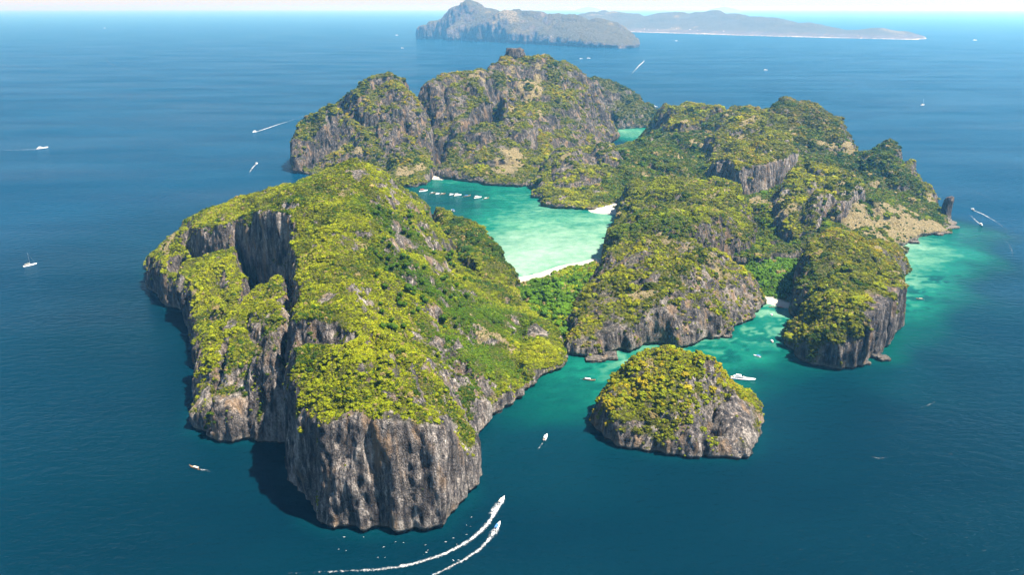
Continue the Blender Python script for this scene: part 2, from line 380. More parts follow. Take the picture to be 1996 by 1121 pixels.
# ------------------------------------------------------------------ the island, hill by hill (photo pixel, then height or minus the forward distance)
# --- the headland nearest the camera: main ridge, three lower blocks on its left, a small dome on the lagoon
massif('headland',
  [(862,1028,13),(830,1034,13),(760,1037,13),(700,1035,13),(640,1026,13),(606,1010,13),(585,975,13),(573,930,13),(568,880,13),(570,800,16,10),(582,720,14,40),(580,650,12,62),(572,600,12,76),(566,556,12,84),(520,532,12,84),(470,502,12,84),(430,505,12,80),(392,520,12,56),(374,520,14,40),(362,498,30,12),
   (400,465,110),(500,450,130),(600,437,130),(700,424,130),(780,420,110),(835,436,60),(850,455,60,20),(900,500,70,30),(960,560,70,15),(1003,575,60),(1030,610,60),(1062,642,50),(1090,670,40),(1105,698,40),(1087,722,40),(1060,738,40),(1032,757),(1028,778),(990,798),(950,812),(915,828),(903,850),(910,880,18),(922,915,15),(925,945,13),(915,975,13),(885,995,13)],
  [(615,805,118),(690,790,127),(770,790,127),(845,805,114),(890,850,66),(640,750,136),(720,720,150),(800,740,134),(860,760,98),
   (700,660,165),(640,650,158),(780,660,150),(850,690,104),(660,560,174),(720,560,178),(605,600,157),(592,520,165),(572,470,168),(650,480,188),(720,470,186),
   (700,400,205),(690,350,217),(690,311,224),(640,336,203),(600,360,187),(520,374,166),(440,400,146),(400,424,134),
   (400,420,-1490),(450,410,-1510),(520,385,-1530),(600,372,-1550),(660,335,-1570),(720,335,-1580),(780,392,-1560),
   (460,425,152),(540,455,165),(740,337,200),(790,386,150),(838,436,66),(820,470,122),(760,450,152),(760,400,176),(860,500,84),(860,545,108),(780,560,140),
   (850,620,98),(930,600,60),(985,605,30),(920,690,60),(980,660,44),(1040,622,44),(1045,680,30),(1000,740,26),(940,770,40),(898,800,42)],
  3.5, w=28, p=0.25, lump=6.5, cliff=1.05, seed=10, tone=1.9, veg_bias=0.08, dry_bias=-0.15, mq=24, cuts=[
   ([(590,750,92),(625,728,106),(685,708,130)], 4, 3.5),
   ([(735,500,160),(800,575,106),(880,612,74),(950,604,40),(1005,600,12)], 8, 0.9),
   ([(845,700,98),(905,742,46),(960,790,12)], 4, .9), ([(1015,640,22),(1005,690,26),(1015,745,6)], 3, 1.0), ([(790,500,122),(850,535,92),(905,575,58)], 3, 1.6)])
massif('front_block',
  [(563,862,12),(500,860,12),(432,852,12),(378,838,16),(384,790,16),(396,738,14),(420,700,16,30),(450,655,16,55),(480,600,16,78),(530,585,14,80),(566,566,14,84),(574,600,12,76),(578,700,12,42),(570,800,12,10)],
  [(550,572,121),(510,588,112),(480,615,104),(455,645,92),(430,715,74),(500,720,88),(545,700,102),(400,770,40),(555,630,119),(520,650,108),(470,780,50),(530,785,52),(440,800,44)],
  3.0, w=14, p=0.25, k=.8, lump=6.5, cliff=1.1, seed=20, tone=1.8, veg_bias=0.02, mq=18, cuts=[([(415,845,2),(432,760,40),(445,690,70)], 2, 4.0)])
massif('middle_block',
  [(386,700,14),(374,655,14),(357,622,14),(346,600,14),(372,562,14,40),(425,512,10,80),(470,503,8,84),(476,560,10,80),(470,600,10,70),(445,660,12,48),(404,725,14,8)],
  [(428,520,104),(463,512,103),(410,565,76),(455,570,92),(440,610,74),(392,630,50),(405,680,36),(380,600,56)],
  3.0, w=13, p=0.25, k=.8, lump=5, seed=25, tone=1.4, veg_bias=0.08, mq=16)
massif('left_lobe',
  [(345,602,14),(316,582,14),(298,565,14),(289,540,16),(285,520,20),(296,500,40),(335,482,60),(372,470,40,20),(388,496,20,50),(374,556,14,40)],
  [(300,494,66),(330,500,82),(352,476,92),(318,530,62),(374,460,104),(350,530,62),(300,508,-1430),(330,486,-1420),(360,456,-1405)],
  3.2, w=16, p=0.25, lump=5, seed=35, tone=1.3, veg_bias=0.08, mq=18, cuts=[([(352,560,30),(362,505,66),(372,470,90)], 2, 3.0)])
massif('lagoon_dome',
  [(846,440,30),(870,445,30),(930,494,26),(985,542,26),(1005,554,24),(1004,580,24,4),(960,575,26,26),(915,535,24,46),(880,500,20,56),(848,462,24,52)],
  [(868,424,62),(900,427,72),(935,446,68),(966,478,54),(990,516,34),(880,460,72),(925,500,70),(965,540,46),(990,560,22)],
  3.2, w=44, p=-0.5, k=.9, lump=4, seed=45, veg_bias=0.2, dry_bias=-.4, mq=18)
massif('west_dome',
  [(570,326,50),(580,338,60),(592,341,70),(620,343,90),(660,345,90),(720,352,70),(770,362,55),(800,366,50),(836,361,40),(843,346,40),(848,335,60),(845,318,100),(800,302),(720,292),(640,292),(578,302,60)],
  [(574,275,-2400),(585,258,-2430),(612,230,-2480),(635,208,-2510),(660,186,-2530),(690,173,-2550),(720,167,-2560),(750,166,-2560),(780,169,-2555),(802,178,-2540),(818,198,-2510),(830,240,-2460),(838,285,-2420),(600,245,-2560),(660,205,-2640),(740,175,-2670),(800,190,-2650),
   (700,240,-2430),(760,230,-2420),(650,270,-2400),(720,300,-2330),(780,285,-2330),(825,300,-2340),(740,200,-2490),(700,205,-2480),(610,290,-2390),(600,320,-2360),(800,335,-2230),(740,330,-2290),(660,315,-2350)],
  6.0, w=110, p=-0.5, k=1.4, lump=7, seed=60, tone=1.1, veg_bias=0.0, mq=26, cuts=[([(600,335,6),(640,310,40),(660,280,85)], 5, 2.2), ([(690,345,8),(705,305,60)], 5, 2.5), ([(640,262,88),(700,252,128),(760,262,114),(815,270,104)], 3, 3.0), ([(770,300,62),(800,310,46),(832,318,36)], 3, 3.0)])
massif('back_hill',
  [(1036,364,60),(1080,350),(1130,320),(1180,290),(1206,268,80),(1204,256,100),(1150,252),(1050,250),(960,250,100),(940,262,90),(945,290,90),(960,330,70),(1000,350,60)],
  [(945,160,-2900),(958,138,-2960),(975,119,-2990),(992,112,-3000),(1050,109,-3000),(1075,112,-3000),(1100,127,-3000),(1125,142,-3000),(1150,163,-3000),(1168,195,-2990),(1185,230,-2990),(1200,255,-3060),(1000,125,-3110),(1100,140,-3110),(1160,190,-3100),
   (1040,170,-2840),(1100,200,-2790),(980,180,-2800),(1040,225,-2640),(1120,240,-2740),(1000,240,-2580),(1050,265,-2500),(1130,280,-2640),(1150,215,-2890),(1040,330,-2300),(1000,300,-2380)],
  6.5, w=130, p=-0.5, k=1.5, lump=8, seed=90, veg_bias=-0.10, mq=30, cuts=[
   ([(1180,262,30),(1150,215,130),(1120,190,190)], 4, 1.8), ([(985,175,220),(1040,200,180),(1060,235,130),(1045,290,60)], 4, 2.2)])
massif('upper_hill',
  [(866,300,50,40),(900,280,50,80),(960,250,60,100),(1000,262,50,60),(990,236,60,140),(965,215,70,160),(950,226,90,60),(890,240,90,30),(835,268,90),(826,300,60),(846,325,50)],
  [(817,192,-2660),(830,173,-2700),(850,156,-2750),(880,144,-2800),(910,139,-2830),(935,147,-2840),(950,165,-2820),(965,190,-2760),(870,200,-2600),(920,190,-2650),(950,215,-2600),(850,240,-2560),(900,245,-2500),(840,270,-2520),(860,170,-2880),(910,155,-2960)],
  6.5, w=90, p=-0.5, k=1.5, lump=8, seed=95, veg_bias=-0.10, mq=28, cuts=[([(880,160,250),(868,200,190),(862,250,120)], 3, 2.5)])
massif('front_hill',
  [(852,347,24),(862,350,26),(900,354,28),(950,362,30),(1000,365,30),(1042,364,30),(1056,345,50,10),(1052,290,50,40),(1030,258,50,90),(990,246,50,120),(940,255,50,110),(890,285,50,60),(862,315,50,20)],
  [(868,305,-2390),(885,275,-2420),(910,255,-2450),(945,241,-2480),(985,234,-2500),(1015,240,-2490),(1035,262,-2440),(900,310,-2330),(950,290,-2360),(1000,290,-2370),(920,335,-2260),(985,340,-2230),(1040,310,-2350)],
  5.5, w=80, p=-0.5, k=1.3, lump=8, seed=98, veg_bias=-0.20, mq=26, cuts=[([(955,362,2),(962,310,60),(990,270,100)], 3, 2.2), ([(895,352,2),(905,315,50)], 3, 2.4)])
massif('rear_hill',
  [(1188,250,60),(1205,253,60),(1240,251,60),(1278,247,50),(1287,238,60),(1270,228),(1200,224),(1140,226),(1130,245)],
  [(1150,160,-3450),(1170,157,-3450),(1200,166,-3450),(1222,176,-3440),(1242,190,-3430),(1262,204,-3420),(1276,220,-3400),(1283,235,-3380),(1210,205,-3360),(1180,200,-3360),(1240,225,-3340),(1200,185,-3600),(1250,210,-3550)],
  8.0, w=110, p=-0.5, k=1.7, lump=6, seed=120, veg_bias=0.02, mq=26)
# --- the long ridge on the right: a low base and the separate hills that stand on it
massif('east_ridge',
  [(1163,413),(1172,402),(1196,400),(1215,418,70),(1240,480,70),(1400,520,70),(1480,520,70),(1560,512,70),(1640,520,70),(1742,542,60),(1757,505,60),(1770,480,90),(1800,466,90),(1850,453,50),(1863,443,30),(1856,430,40),
   (1838,424,60),(1800,403,80),(1740,370,110),(1680,346,110),(1620,328,120),(1540,312,120),(1440,300,120),(1350,288,120),(1296,279,60),(1270,281,30),(1205,286,30),(1185,292,50),(1160,340,60),(1150,400,30)],
  [(1284,222,-2860),(1320,218,-2800),(1370,215,-2680),(1420,226,-2560),(1450,228,-2520),(1480,226,-2480),(1560,222,-2400),(1620,258,-2250),(1680,298,-2120),(1720,300,-2060),(1760,328,-1990),(1785,352,-1930),(1812,390,-1870),(1840,418,8),
   (1300,235,-3020),(1370,224,-2800),(1440,240,-2640),(1560,235,-2520),(1620,270,-2360),(1720,318,-2150),
   (1180,310,-2300),(1210,292,-2480),(1235,280,-2600),(1255,274,-2680),(1215,292,-2720),(1250,284,-2800),(1150,390,10),(1200,340,-2130),(1270,262,-2720),(1300,290,-2400),(1330,250,-2560),(1250,345,-2100),(1320,325,-2170),
   (1450,374,34),(1500,366,46),(1390,338,-2100),(1370,358,-2040),(1580,310,-2080),(1640,318,-2070),(1700,335,-2000),(1500,300,-2150),(1430,290,-2260),
   (1580,400,60),(1625,390,72),(1645,405,78),(1560,450,36),(1500,420,44),(1485,470,20),(1600,470,46),(1700,440,46),(1680,410,72),(1755,425,40),(1800,430,25),(1720,480,36),(1760,460,14),(1830,440,12),(1300,400,40),(1420,400,34)],
  5.6, w=34, p=0.36, k=1.25, lump=7, seed=150, veg_bias=0.06, dry_bias=-0.05, mq=24, cuts=[
   ([(1208,404,8),(1270,374,20),(1340,358,32),(1420,387,30),(1465,440,22),(1482,500,10)], 12, 1.4),
   ([(1480,500,10),(1530,480,16),(1575,466,28)], 16, 3.0), ([(1180,300,54),(1230,322,50),(1290,340,44),(1350,352,38)], 8, 1.5),
   ([(1600,345,80),(1640,345,76),(1690,360,56)], 8, 1.5)])
massif('lagoon_headland',
  [(1038,366,24),(1045,386,24),(1060,402,22),(1085,408,22),(1120,410,22),(1163,413,26),(1190,395,40,14),(1215,360,40,36),(1225,320,50,54),(1215,300,50,50),(1180,295,50,30),(1130,310,60),(1085,335,60),(1050,352,50)],
  [(1046,348,-2160),(1060,322,-2190),(1080,306,-2210),(1100,297,-2230),(1130,286,-2270),(1165,288,-2320),(1195,298,-2360),(1140,335,-2100),(1080,370,28),(1150,387,14),(1190,330,-2160),(1110,350,-2080),(1170,360,-2060),(1110,300,-2310)],
  4.8, w=70, p=-0.5, k=1.2, lump=9, seed=160, tone=1.2, veg_bias=-0.14, mq=22, cuts=[([(1062,404,4),(1092,355,36),(1112,325,70)], 3, 2.0), ([(1118,408,4),(1150,360,40),(1180,320,66)], 3, 1.8)])
massif('cliff_hill',
  [(1376,335,30,62),(1400,350,20,50),(1428,378,10,36),(1470,376,9,40),(1505,368,9,48),(1545,350,12,54),(1560,310,30,90),(1556,270,40,120),(1530,250,50,120),(1470,240,50,110),(1400,250,50,90),(1380,285,30,80)],
  [(1384,272,-2330),(1398,254,-2350),(1425,238,-2360),(1455,229,-2370),(1490,234,-2330),(1518,250,-2270),(1535,272,-2190),(1395,315,-2160),(1440,304,-2060),(1480,300,-2060),(1528,292,-2080),(1450,265,-2230),(1500,268,-2190)],
  4.6, w=40, p=0.3, k=1.1, lump=7, seed=165, tone=1.8, veg_bias=0.06, mq=22)
massif('round_hill',
  [(1500,270,60,110),(1540,298,50,96),(1590,312,50,80),(1640,318,50,70),(1668,300,60,70),(1650,280,70,60),(1600,262,80,60),(1540,250,80,60),(1490,245,70,80)],
  [(1496,224,-2440),(1510,214,-2430),(1535,210,-2410),(1565,210,-2390),(1592,219,-2350),(1615,234,-2290),(1632,252,-2240),(1645,275,-2170),(1540,250,-2300),(1590,270,-2210),(1560,220,-2500),(1610,245,-2380),(1640,290,-2110)],
  5.2, w=90, p=-0.5, k=1.3, lump=6, seed=170, tone=1.2, veg_bias=0.08, mq=24)
massif('north_hill',
  [(1288,262,50,90),(1330,270,50,90),(1380,262,50,90),(1425,256,50,100),(1430,240,60,100),(1380,238,60,60),(1310,240,60,50),(1286,248,50,60)],
  [(1300,218,-2780),(1325,211,-2750),(1350,208,-2720),(1372,207,-2700),(1396,212,-2660),(1415,222,-2600),(1350,235,-2620),(1310,240,-2640),(1395,235,-2560),(1360,214,-2850)],
  5.8, w=80, p=-0.5, k=1.4, lump=7, seed=175, veg_bias=0.06, mq=24)
massif('dark_knob',
  [(1276,262,30,60),(1298,268,30,70),(1324,258,30,80),(1318,244,30,70),(1290,244,30,50),(1276,250,30,50)],
  [(1284,228,-2820),(1294,215,-2840),(1306,212,-2830),(1316,220,-2810),(1298,240,-2760)],
  5.2, w=46, p=-0.5, k=0.9, lump=5, seed=178, veg_bias=-0.15, mq=18)
massif('spur_hill',
  [(1520,468,30,20),(1560,478,26,26),(1600,470,24,34),(1640,442,20,48),(1678,420,20,60),(1685,385,24,72),(1650,352,40,80),(1600,342,50,76),(1545,352,40,60),(1510,390,30,36),(1500,440,30,22)],
  [(1540,362,100),(1565,347,110),(1595,344,114),(1625,356,112),(1650,375,104),(1530,400,80),(1580,400,94),(1635,405,90),(1560,445,52),(1610,440,66)],
  4.6, w=60, p=-0.5, k=1.1, lump=8, seed=180, tone=1.6, veg_bias=0.0, mq=20, cuts=[([(1600,470,30),(1612,420,70),(1640,385,92)], 2, 2.4)])
massif('ridge_knob',
  [(1672,352,40,60),(1720,356,40,50),(1752,352,40,44),(1750,344,50,30),(1700,337,50,40),(1666,338,50,60)],
  [(1690,300,-2090),(1706,294,-2080),(1724,297,-2060),(1738,312,-2030),(1700,325,-2020),(1730,335,-1990)],
  4.8, w=30, p=-0.4, k=1.1, lump=3, seed=185, veg_bias=0.05, mq=18)
massif('end_crag',
  [(1742,385,30,20),(1780,402,24,10),(1820,420,18,4),(1838,421,20),(1818,408,30),(1785,394,40),(1748,376,40,10)],
  [(1755,334,-1980),(1772,336,-1955),(1790,355,-1920),(1806,378,-1885),(1820,402,-1850),(1770,365,-1930),(1800,395,-1860)],
  4.4, w=34, p=-0.5, k=1.0, lump=6, seed=187, veg_bias=-0.14, mq=18)
# --- the double hill between the lagoon and the channel
massif('centre_hill',
  [(1206,416,30),(1203,440,30),(1190,470,34),(1172,512,34),(1200,520,40,20),(1260,500,50,36),(1330,496,50,40),(1400,494,50,36),(1455,480,50,24),(1476,450,50,18),(1450,408,60,24),(1415,386,60,40),(1340,384,50,40),(1270,388,40,26),(1228,400,34,6)],
  [(1222,404,58),(1245,384,76),(1270,372,92),(1300,365,102),(1335,362,106),(1370,363,106),(1400,370,101),(1428,388,86),(1445,410,66),(1230,430,78),(1300,420,98),(1400,430,90),(1450,460,54),(1195,490,44),(1300,460,80),(1350,460,78),(1240,470,64)],
  3.8, w=64, p=-0.5, lump=6.5, seed=200, veg_bias=0.04, dry_bias=-.05, mq=20, cuts=[([(1290,395,80),(1330,410,84),(1370,400,86)], 2, 1.8)])
massif('channel_hill',
  [(1095,690,50),(1103,697,36),(1150,697,30),(1200,686,26),(1260,676,24),(1320,670,24),(1380,662,24),(1424,656,26),(1432,641,36),(1460,628,44),(1482,606,46),(1494,590,46),(1490,560,46,8),(1455,530,50,24),(1400,512,50,40),(1330,505,50,46),(1260,505,50,40),(1200,525,50,20),(1158,560,50,4),(1130,595,50),(1104,640,50)],
  [(1300,466,107),(1265,470,103),(1232,483,93),(1200,510,72),(1340,473,105),(1370,488,97),(1400,508,80),(1450,530,56),(1172,545,50),(1250,530,82),(1320,540,84),(1146,585,40),(1118,640,26),(1220,610,50),(1300,600,60),(1380,595,50),(1440,590,30),(1480,565,18),(1330,630,38),(1200,650,30),(1150,640,36)],
  3.3, w=64, p=-0.5, lump=6.0, seed=210, tone=1.35, veg_bias=-0.12, dry_bias=-.05, mq=20, cuts=[([(1428,652,-2),(1436,612,22),(1425,560,56)], 2, 1.4), ([(1390,520,84),(1412,570,46),(1425,620,22)], 2, 1.2)])
# --- the bluff right of the channel, two lobes
massif('east_bluff',
  [(1537,660,60),(1545,676,50),(1580,692,44),(1630,707,30),(1682,720,12),(1694,708,6),(1716,692,6),(1730,680,6),(1741,650,6),(1752,612,6),(1756,594,10),(1735,582,20,20),(1700,578,26,34),(1640,575,30,40),(1590,592,36,26),(1555,622,44,10)],
  [(1672,588,85),(1735,572,79),(1690,540,92),(1655,548,88),(1720,556,84),(1620,568,80),(1580,600,58),(1550,650,20),(1590,650,46),(1630,640,60),(1655,610,80),(1605,620,58)],
  3.2, w=50, p=-0.5, lump=4.0, seed=230, tone=1.2, veg_bias=0.25, mq=16)
massif('rear_bluff',
  [(1547,602,24),(1545,565,24),(1555,535,30,4),(1590,502,30,18),(1640,484,30,26),(1700,490,30,24),(1757,506,50),(1761,530,40),(1750,562,36),(1735,590,30,8),(1660,600,30,30),(1590,612,26,12)],
  [(1572,520,72),(1600,492,84),(1640,461,95),(1675,470,86),(1705,488,68),(1738,520,38),(1620,500,93),(1680,518,79),(1600,545,68),(1660,550,74),(1565,570,46)],
  3.5, w=50, p=-0.5, lump=5.0, seed=240, veg_bias=0.10, mq=18)
massif('islet',
  [(1157,826),(1162,846),(1190,865),(1240,878),(1300,886),(1380,888),(1440,892,14),(1470,882,14),(1480,850,16),(1484,815,20),(1468,792),(1430,778),(1380,768),(1300,766),(1220,776),(1172,800)],
  [(1310,683,87),(1280,687,84),(1250,698,78),(1222,718,66),(1350,689,85),(1385,699,81),(1412,726,68),(1195,748,48),(1165,795,22),(1420,752,48),(1458,785,32),(1478,812,16),(1300,760,62),(1370,790,48),(1440,830,30),(1350,835,36),(1230,812,36),(1300,845,25),(1400,850,24),(1190,812,30)],
  2.6, w=30, p=-0.42, k=0.8, lump=5.5, seed=260, tone=1.8, veg_bias=0.04, mq=16, cuts=[([(1385,870,2),(1392,820,26),(1415,770,40)], 1.5, 1.8)])
massif('valley',
  [(1008,541),(1050,532),(1088,518),(1130,511),(1160,503),(1200,520),(1190,600),(1140,680),(1104,690),(1060,680),(1000,610),(985,560)],
  [(1050,560,7),(1100,560,7),(1080,620,8),(1100,650,7),(1140,540,7),(1030,580,8)],
  4.0, w=60, p=0.9, lump=0, cliff=0, seed=280, veg_bias=0.5, sub=0)
massif('cove',
  [(1440,612),(1470,600),(1492,592),(1518,600),(1546,604),(1590,570),(1600,480),(1450,470),(1420,560)],
  [(1500,560,7),(1530,540,8),(1520,510,10)],
  4.0, w=55, p=0.9, lump=0, cliff=0, seed=290, veg_bias=0.5, sub=0)
massif('lagoon_beach', [(1150,414),(1165,416),(1205,419),(1230,410),(1230,395),(1165,396),(1140,404)], [(1185,405,6),(1195,400,8)], 6.0, w=70, p=0.9, lump=0, cliff=0, seed=300, veg_bias=-0.4, sub=0)
massif('west_beach', [(826,347),(842,350),(862,351),(885,346),(885,310),(825,310)], [(850,343,7),(855,338,9)], 7.0, w=80, p=0.9, lump=0, cliff=0, seed=310, veg_bias=-0.4, sub=0)
massif('far_island',
  [(813,68,150),(860,74,200),(920,79,200),(1000,84,200),(1080,88,200),(1150,92,200),(1205,94,200),(1246,90,150),(1238,84,300),(1180,76,500),(1080,70,600),(1000,67,600),(900,64,600),(828,63,400)],
  [(818,54,-13500),(832,45,-13400),(858,37,-13200),(878,26,-13100),(898,10,-13100),(916,20,-12900),(945,28,-12600),(970,28,-12400),(1000,22,-12300),(1030,26,-12100),(1085,29,-11800),(1110,41,-11400),(1150,55,-11000),(1195,69,-10700),(1230,84,-10300),(870,56,-12700),(930,50,-12300),(985,50,-11900),(1050,55,-11400),(1110,68,-10800),(940,40,-13600),(1020,36,-13200),(1090,40,-12600)],
  34, w=300, p=0.3, k=6.0, lump=6, seed=330, veg_bias=-0.02, mq=60)
massif('low_island',
  [(1110,62),(1180,60),(1240,62),(1300,64),(1400,67),(1500,70),(1600,73),(1700,75),(1790,77),(1818,75),(1800,71),(1700,67),(1500,60),(1300,53),(1100,51)],
  [(1120,30,-19500),(1140,28,-19500),(1170,35,-19000),(1200,35,-19000),(1240,31,-19000),(1290,26,-18700),(1370,24,-18200),(1410,25,-17900),(1450,29,-17300),(1520,38,-16500),(1600,48,-15500),(1645,58,-14900),(1700,59,-14600),(1740,58,-14400),(1790,67,-14000),(1250,48,-18000),(1300,50,-17400),(1400,54,-16400),(1500,58,-15500),(1600,64,-14500),(1120,42,-21500),(1200,45,-21000),(1300,46,-20500),(1400,48,-19500),(1500,55,-17700),(1600,61,-16300),(1700,66,-15000)],
  60, w=900, p=0.7, k=9.0, lump=5.5, cliff=0.3, seed=350, veg_bias=0.3, sub=0, mq=60)
massif('faint_island', [(1118,22),(1175,22),(1172,19.6),(1122,19.6)], [(1130,16,-40000),(1147,10,-40000),(1160,14,-40000)], 200, w=2500, p=0.6, k=25, lump=3, cliff=0, seed=370, sub=0)
massif('faint_ridge', [(1375,23),(1445,23),(1442,20.5),(1380,20.5)], [(1390,17,-38000),(1412,14.5,-38000),(1430,17,-38000)], 200, w=2500, p=0.6, k=25, lump=3, cliff=0, seed=375, sub=0)

# sand where the ground is low and close to the water
for k_, a, shore in (('valley', 30, [(1000,543),(1050,532),(1088,518),(1130,511),(1170,501)]), ('cove', 28, [(1470,600),(1492,592),(1518,600),(1556,606)])):
    L = LAND[k_]; sp = np.array([at(*q)[:2] for q in shore]); ds = np.full(len(L['V']), 1e9)
    for u_, v_ in zip(sp[:-1], sp[1:]):
        e = v_ - u_; t_ = np.clip(((L['V'][:, :2] - u_) @ e) / (e @ e), 0, 1); ds = np.minimum(ds, np.linalg.norm(L['V'][:, :2] - u_ - t_[:, None] * e, axis=1))
    ds += 4 * n2(L['V'][:, 0] / 12, L['V'][:, 1] / 12, 77)
    L['sand'] = sstep(a + 4, a, ds); L['veg'] = (1 - L['sand']); L['dry'] *= 0
for k_ in ('lagoon_beach', 'west_beach'):
    L = LAND[k_]; L['sand'] = (L['V'][:, 1] < at(850, 341.5)[1]).astype(float) if k_ == 'west_beach' else np.ones(len(L['V'])); L['veg'] = 1 - L['sand']; L['dry'] *= 0
L = LAND['low_island']; L['sand'] = sstep(9, 4, L['V'][:, 2]); L['dry'] = np.clip(L['dry'] * 1.2, 0, 0.7)
# the tawny grass slope above the east reef and the pale grass scar on the back hill
def spot(key, px, py, z, rad, what='dry', amt=1.0):
    L = LAND[key]; c = at(px, py, z); V = L['V']
    r = np.sqrt((V[:, 0] - c[0]) ** 2 + (V[:, 1] - c[1]) ** 2) / rad + 0.35 * n2(V[:, 0] / (rad * .35), V[:, 1] / (rad * .35), 5)
    m = sstep(1.0, 0.55, r) * amt
    if what == 'dry':
        m = m * sstep(0.2, 0.5, L['N'][:, 2]); L['dry'] = np.maximum(L['dry'], m); L['veg'] *= (1 - 0.75 * m)
    elif what == 'green': L['dry'] *= 1 - m; L['veg'] = np.maximum(L['veg'], m)
    else: L['dry'] *= 1 - m; L['veg'] *= 1 - m; L['bare'] = np.maximum(L['bare'], m)
for a in ((1700,440,46,80),(1740,430,42,70),(1790,440,24,70),(1825,440,14,40),(1770,405,46,40),(1735,400,60,35),(1670,420,70,50),(1720,470,34,50),(1480,388,40,36),(1500,400,44,45)): spot('east_ridge', *a)
for a in ((1000,310,-2330,50),(985,330,-2270,45)): spot('front_hill', *a)
for a in ((690,345,215,40),(745,350,200,35),(800,490,120,35),(1045,640,40,22),(640,590,160,14),(860,690,100,14)): spot('headland', *a, what='rock', amt=0.9)
for a in ((450,640,92,16),(500,640,108,12),(520,700,98,14)): spot('front_block', *a, what='rock', amt=.8)
for a in ((1440,800,34,34),(1400,840,22,34),(1440,850,14,30)): spot('islet', *a, what='rock', amt=.93)
for a in ((1700,640,50,24),(1720,620,60,24),(1690,690,20,22),(1735,600,50,20)): spot('east_bluff', *a, what='rock')
for a in ((1300,655,20,30),(1200,670,14,30),(1380,645,16,24)): spot('channel_hill', *a, what='rock', amt=.85)
for a in ((400,790,28,20),(450,800,38,20),(520,815,38,18),(430,745,58,12),(480,840,12,20),(545,840,12,18)): spot('front_block', *a, what='rock', amt=.95)
for a in ((368,640,34,16),(386,690,30,16),(352,615,24,14)): spot('middle_block', *a, what='rock', amt=.95)
for a in ((305,560,26,18),(330,580,30,16),(290,540,20,14)): spot('left_lobe', *a, what='rock', amt=.95)
for a in ((1300,472,104,16),(1262,476,100,13),(1345,482,101,13),(1385,505,85,13),(1420,545,58,12)): spot('channel_hill', *a, amt=.7)
for a in ((640,1000,20,20),(720,1010,20,24),(800,1010,20,24),(880,960,20,20),(600,940,40,18),(690,930,60,18),(780,930,60,18),(850,930,60,18)): spot('headland', *a, what='rock', amt=.9)
spot('spur_hill', 1650, 395, 96, 34, what='rock'); spot('islet', 1440, 800, 34, 24, what='rock', amt=.8); spot('east_bluff', 1715, 610, 60, 26, what='rock')
spot('rear_bluff', 1735, 515, 40, 22, what='rock', amt=.9); spot('channel_hill', 1240, 500, 90, 30, what='rock', amt=.7); spot('channel_hill', 1180, 590, 45, 30, what='rock', amt=.7)

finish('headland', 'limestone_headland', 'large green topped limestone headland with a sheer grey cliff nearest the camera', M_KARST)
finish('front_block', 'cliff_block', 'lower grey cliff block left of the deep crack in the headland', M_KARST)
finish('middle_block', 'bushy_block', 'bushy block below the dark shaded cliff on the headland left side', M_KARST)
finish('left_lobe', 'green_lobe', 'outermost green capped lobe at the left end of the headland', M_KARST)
finish('lagoon_dome', 'green_dome', 'small dark green dome of the headland overlooking the lagoon', M_KARST)
finish('upper_hill', 'upper_dome', 'rounded rocky dome between the far left dome and the highest peak', M_KARST)
finish('front_hill', 'shore_dome', 'dark rocky dome rising straight from the far shore of the lagoon', M_KARST)
finish('lagoon_headland', 'lagoon_headland', 'rocky headland with green crest on the right shore of the lagoon', M_KARST)
finish('cliff_hill', 'cliff_hill', 'bushy hill with a sheer pale grey cliff on the long ridge', M_KARST)
finish('round_hill', 'round_hill', 'big rounded dark green hill at the top of the long ridge', M_KARST)
finish('north_hill', 'crest_hill', 'golden green hill on the left crest of the long ridge', M_KARST)
finish('dark_knob', 'rock_knob', 'small dark rock knob at the left end of the long ridge', M_KARST)
finish('spur_hill', 'spur_hill', 'bushy spur hill with a grey right face above the cove', M_KARST)
finish('ridge_knob', 'ridge_knob', 'dark green knob on the descending right skyline of the ridge', M_KARST)
finish('end_crag', 'end_crag', 'bare dark crag at the right end of the ridge skyline', M_KARST)
finish('channel_hill', 'channel_dome', 'rocky dome with scattered bushes and overhung foot on the turquoise channel', M_KARST)
finish('rear_bluff', 'rear_bluff', 'rounded bushy hill just behind the sheer bluff', M_KARST)
finish('west_dome', 'limestone_dome', 'tall rounded limestone dome on the far left of the lagoon mouth', M_KARST)
finish('back_hill', 'limestone_hill', 'highest limestone hill behind the lagoon with a squared rock on its peak', M_KARST)
finish('rear_hill', 'rear_hill', 'dark low hill at the back beyond a strip of turquoise water', M_KARST)
finish('east_ridge', 'limestone_ridge', 'long bushy limestone ridge on the right ending in a tawny grass slope', M_KARST)
finish('centre_hill', 'beach_dome', 'bushy dome between the lagoon beach and the channel dome', M_KARST)
finish('east_bluff', 'limestone_bluff', 'steep bushy bluff with a dark sheer cliff on the right of the channel', M_KARST)
finish('islet', 'limestone_islet', 'free standing rocky islet with green top in front of the channel', M_KARST)
finish('valley', 'sandy_isthmus', 'low sandy neck of land with a white beach on the lagoon', M_KARST)
finish('cove', 'sandy_cove', 'small white beach at the head of the turquoise channel', M_KARST)
finish('lagoon_beach', 'small_beach', 'small white beach on the right shore of the lagoon', M_KARST)
finish('west_beach', 'tiny_beach', 'tiny white beach between the far dome and the back hill', M_KARST)
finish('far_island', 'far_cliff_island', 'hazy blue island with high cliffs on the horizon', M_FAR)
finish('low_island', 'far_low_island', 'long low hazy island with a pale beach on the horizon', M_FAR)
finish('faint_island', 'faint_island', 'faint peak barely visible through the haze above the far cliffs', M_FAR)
finish('faint_ridge', 'faint_ridge', 'faint low ridge barely visible behind the long hazy island', M_FAR)

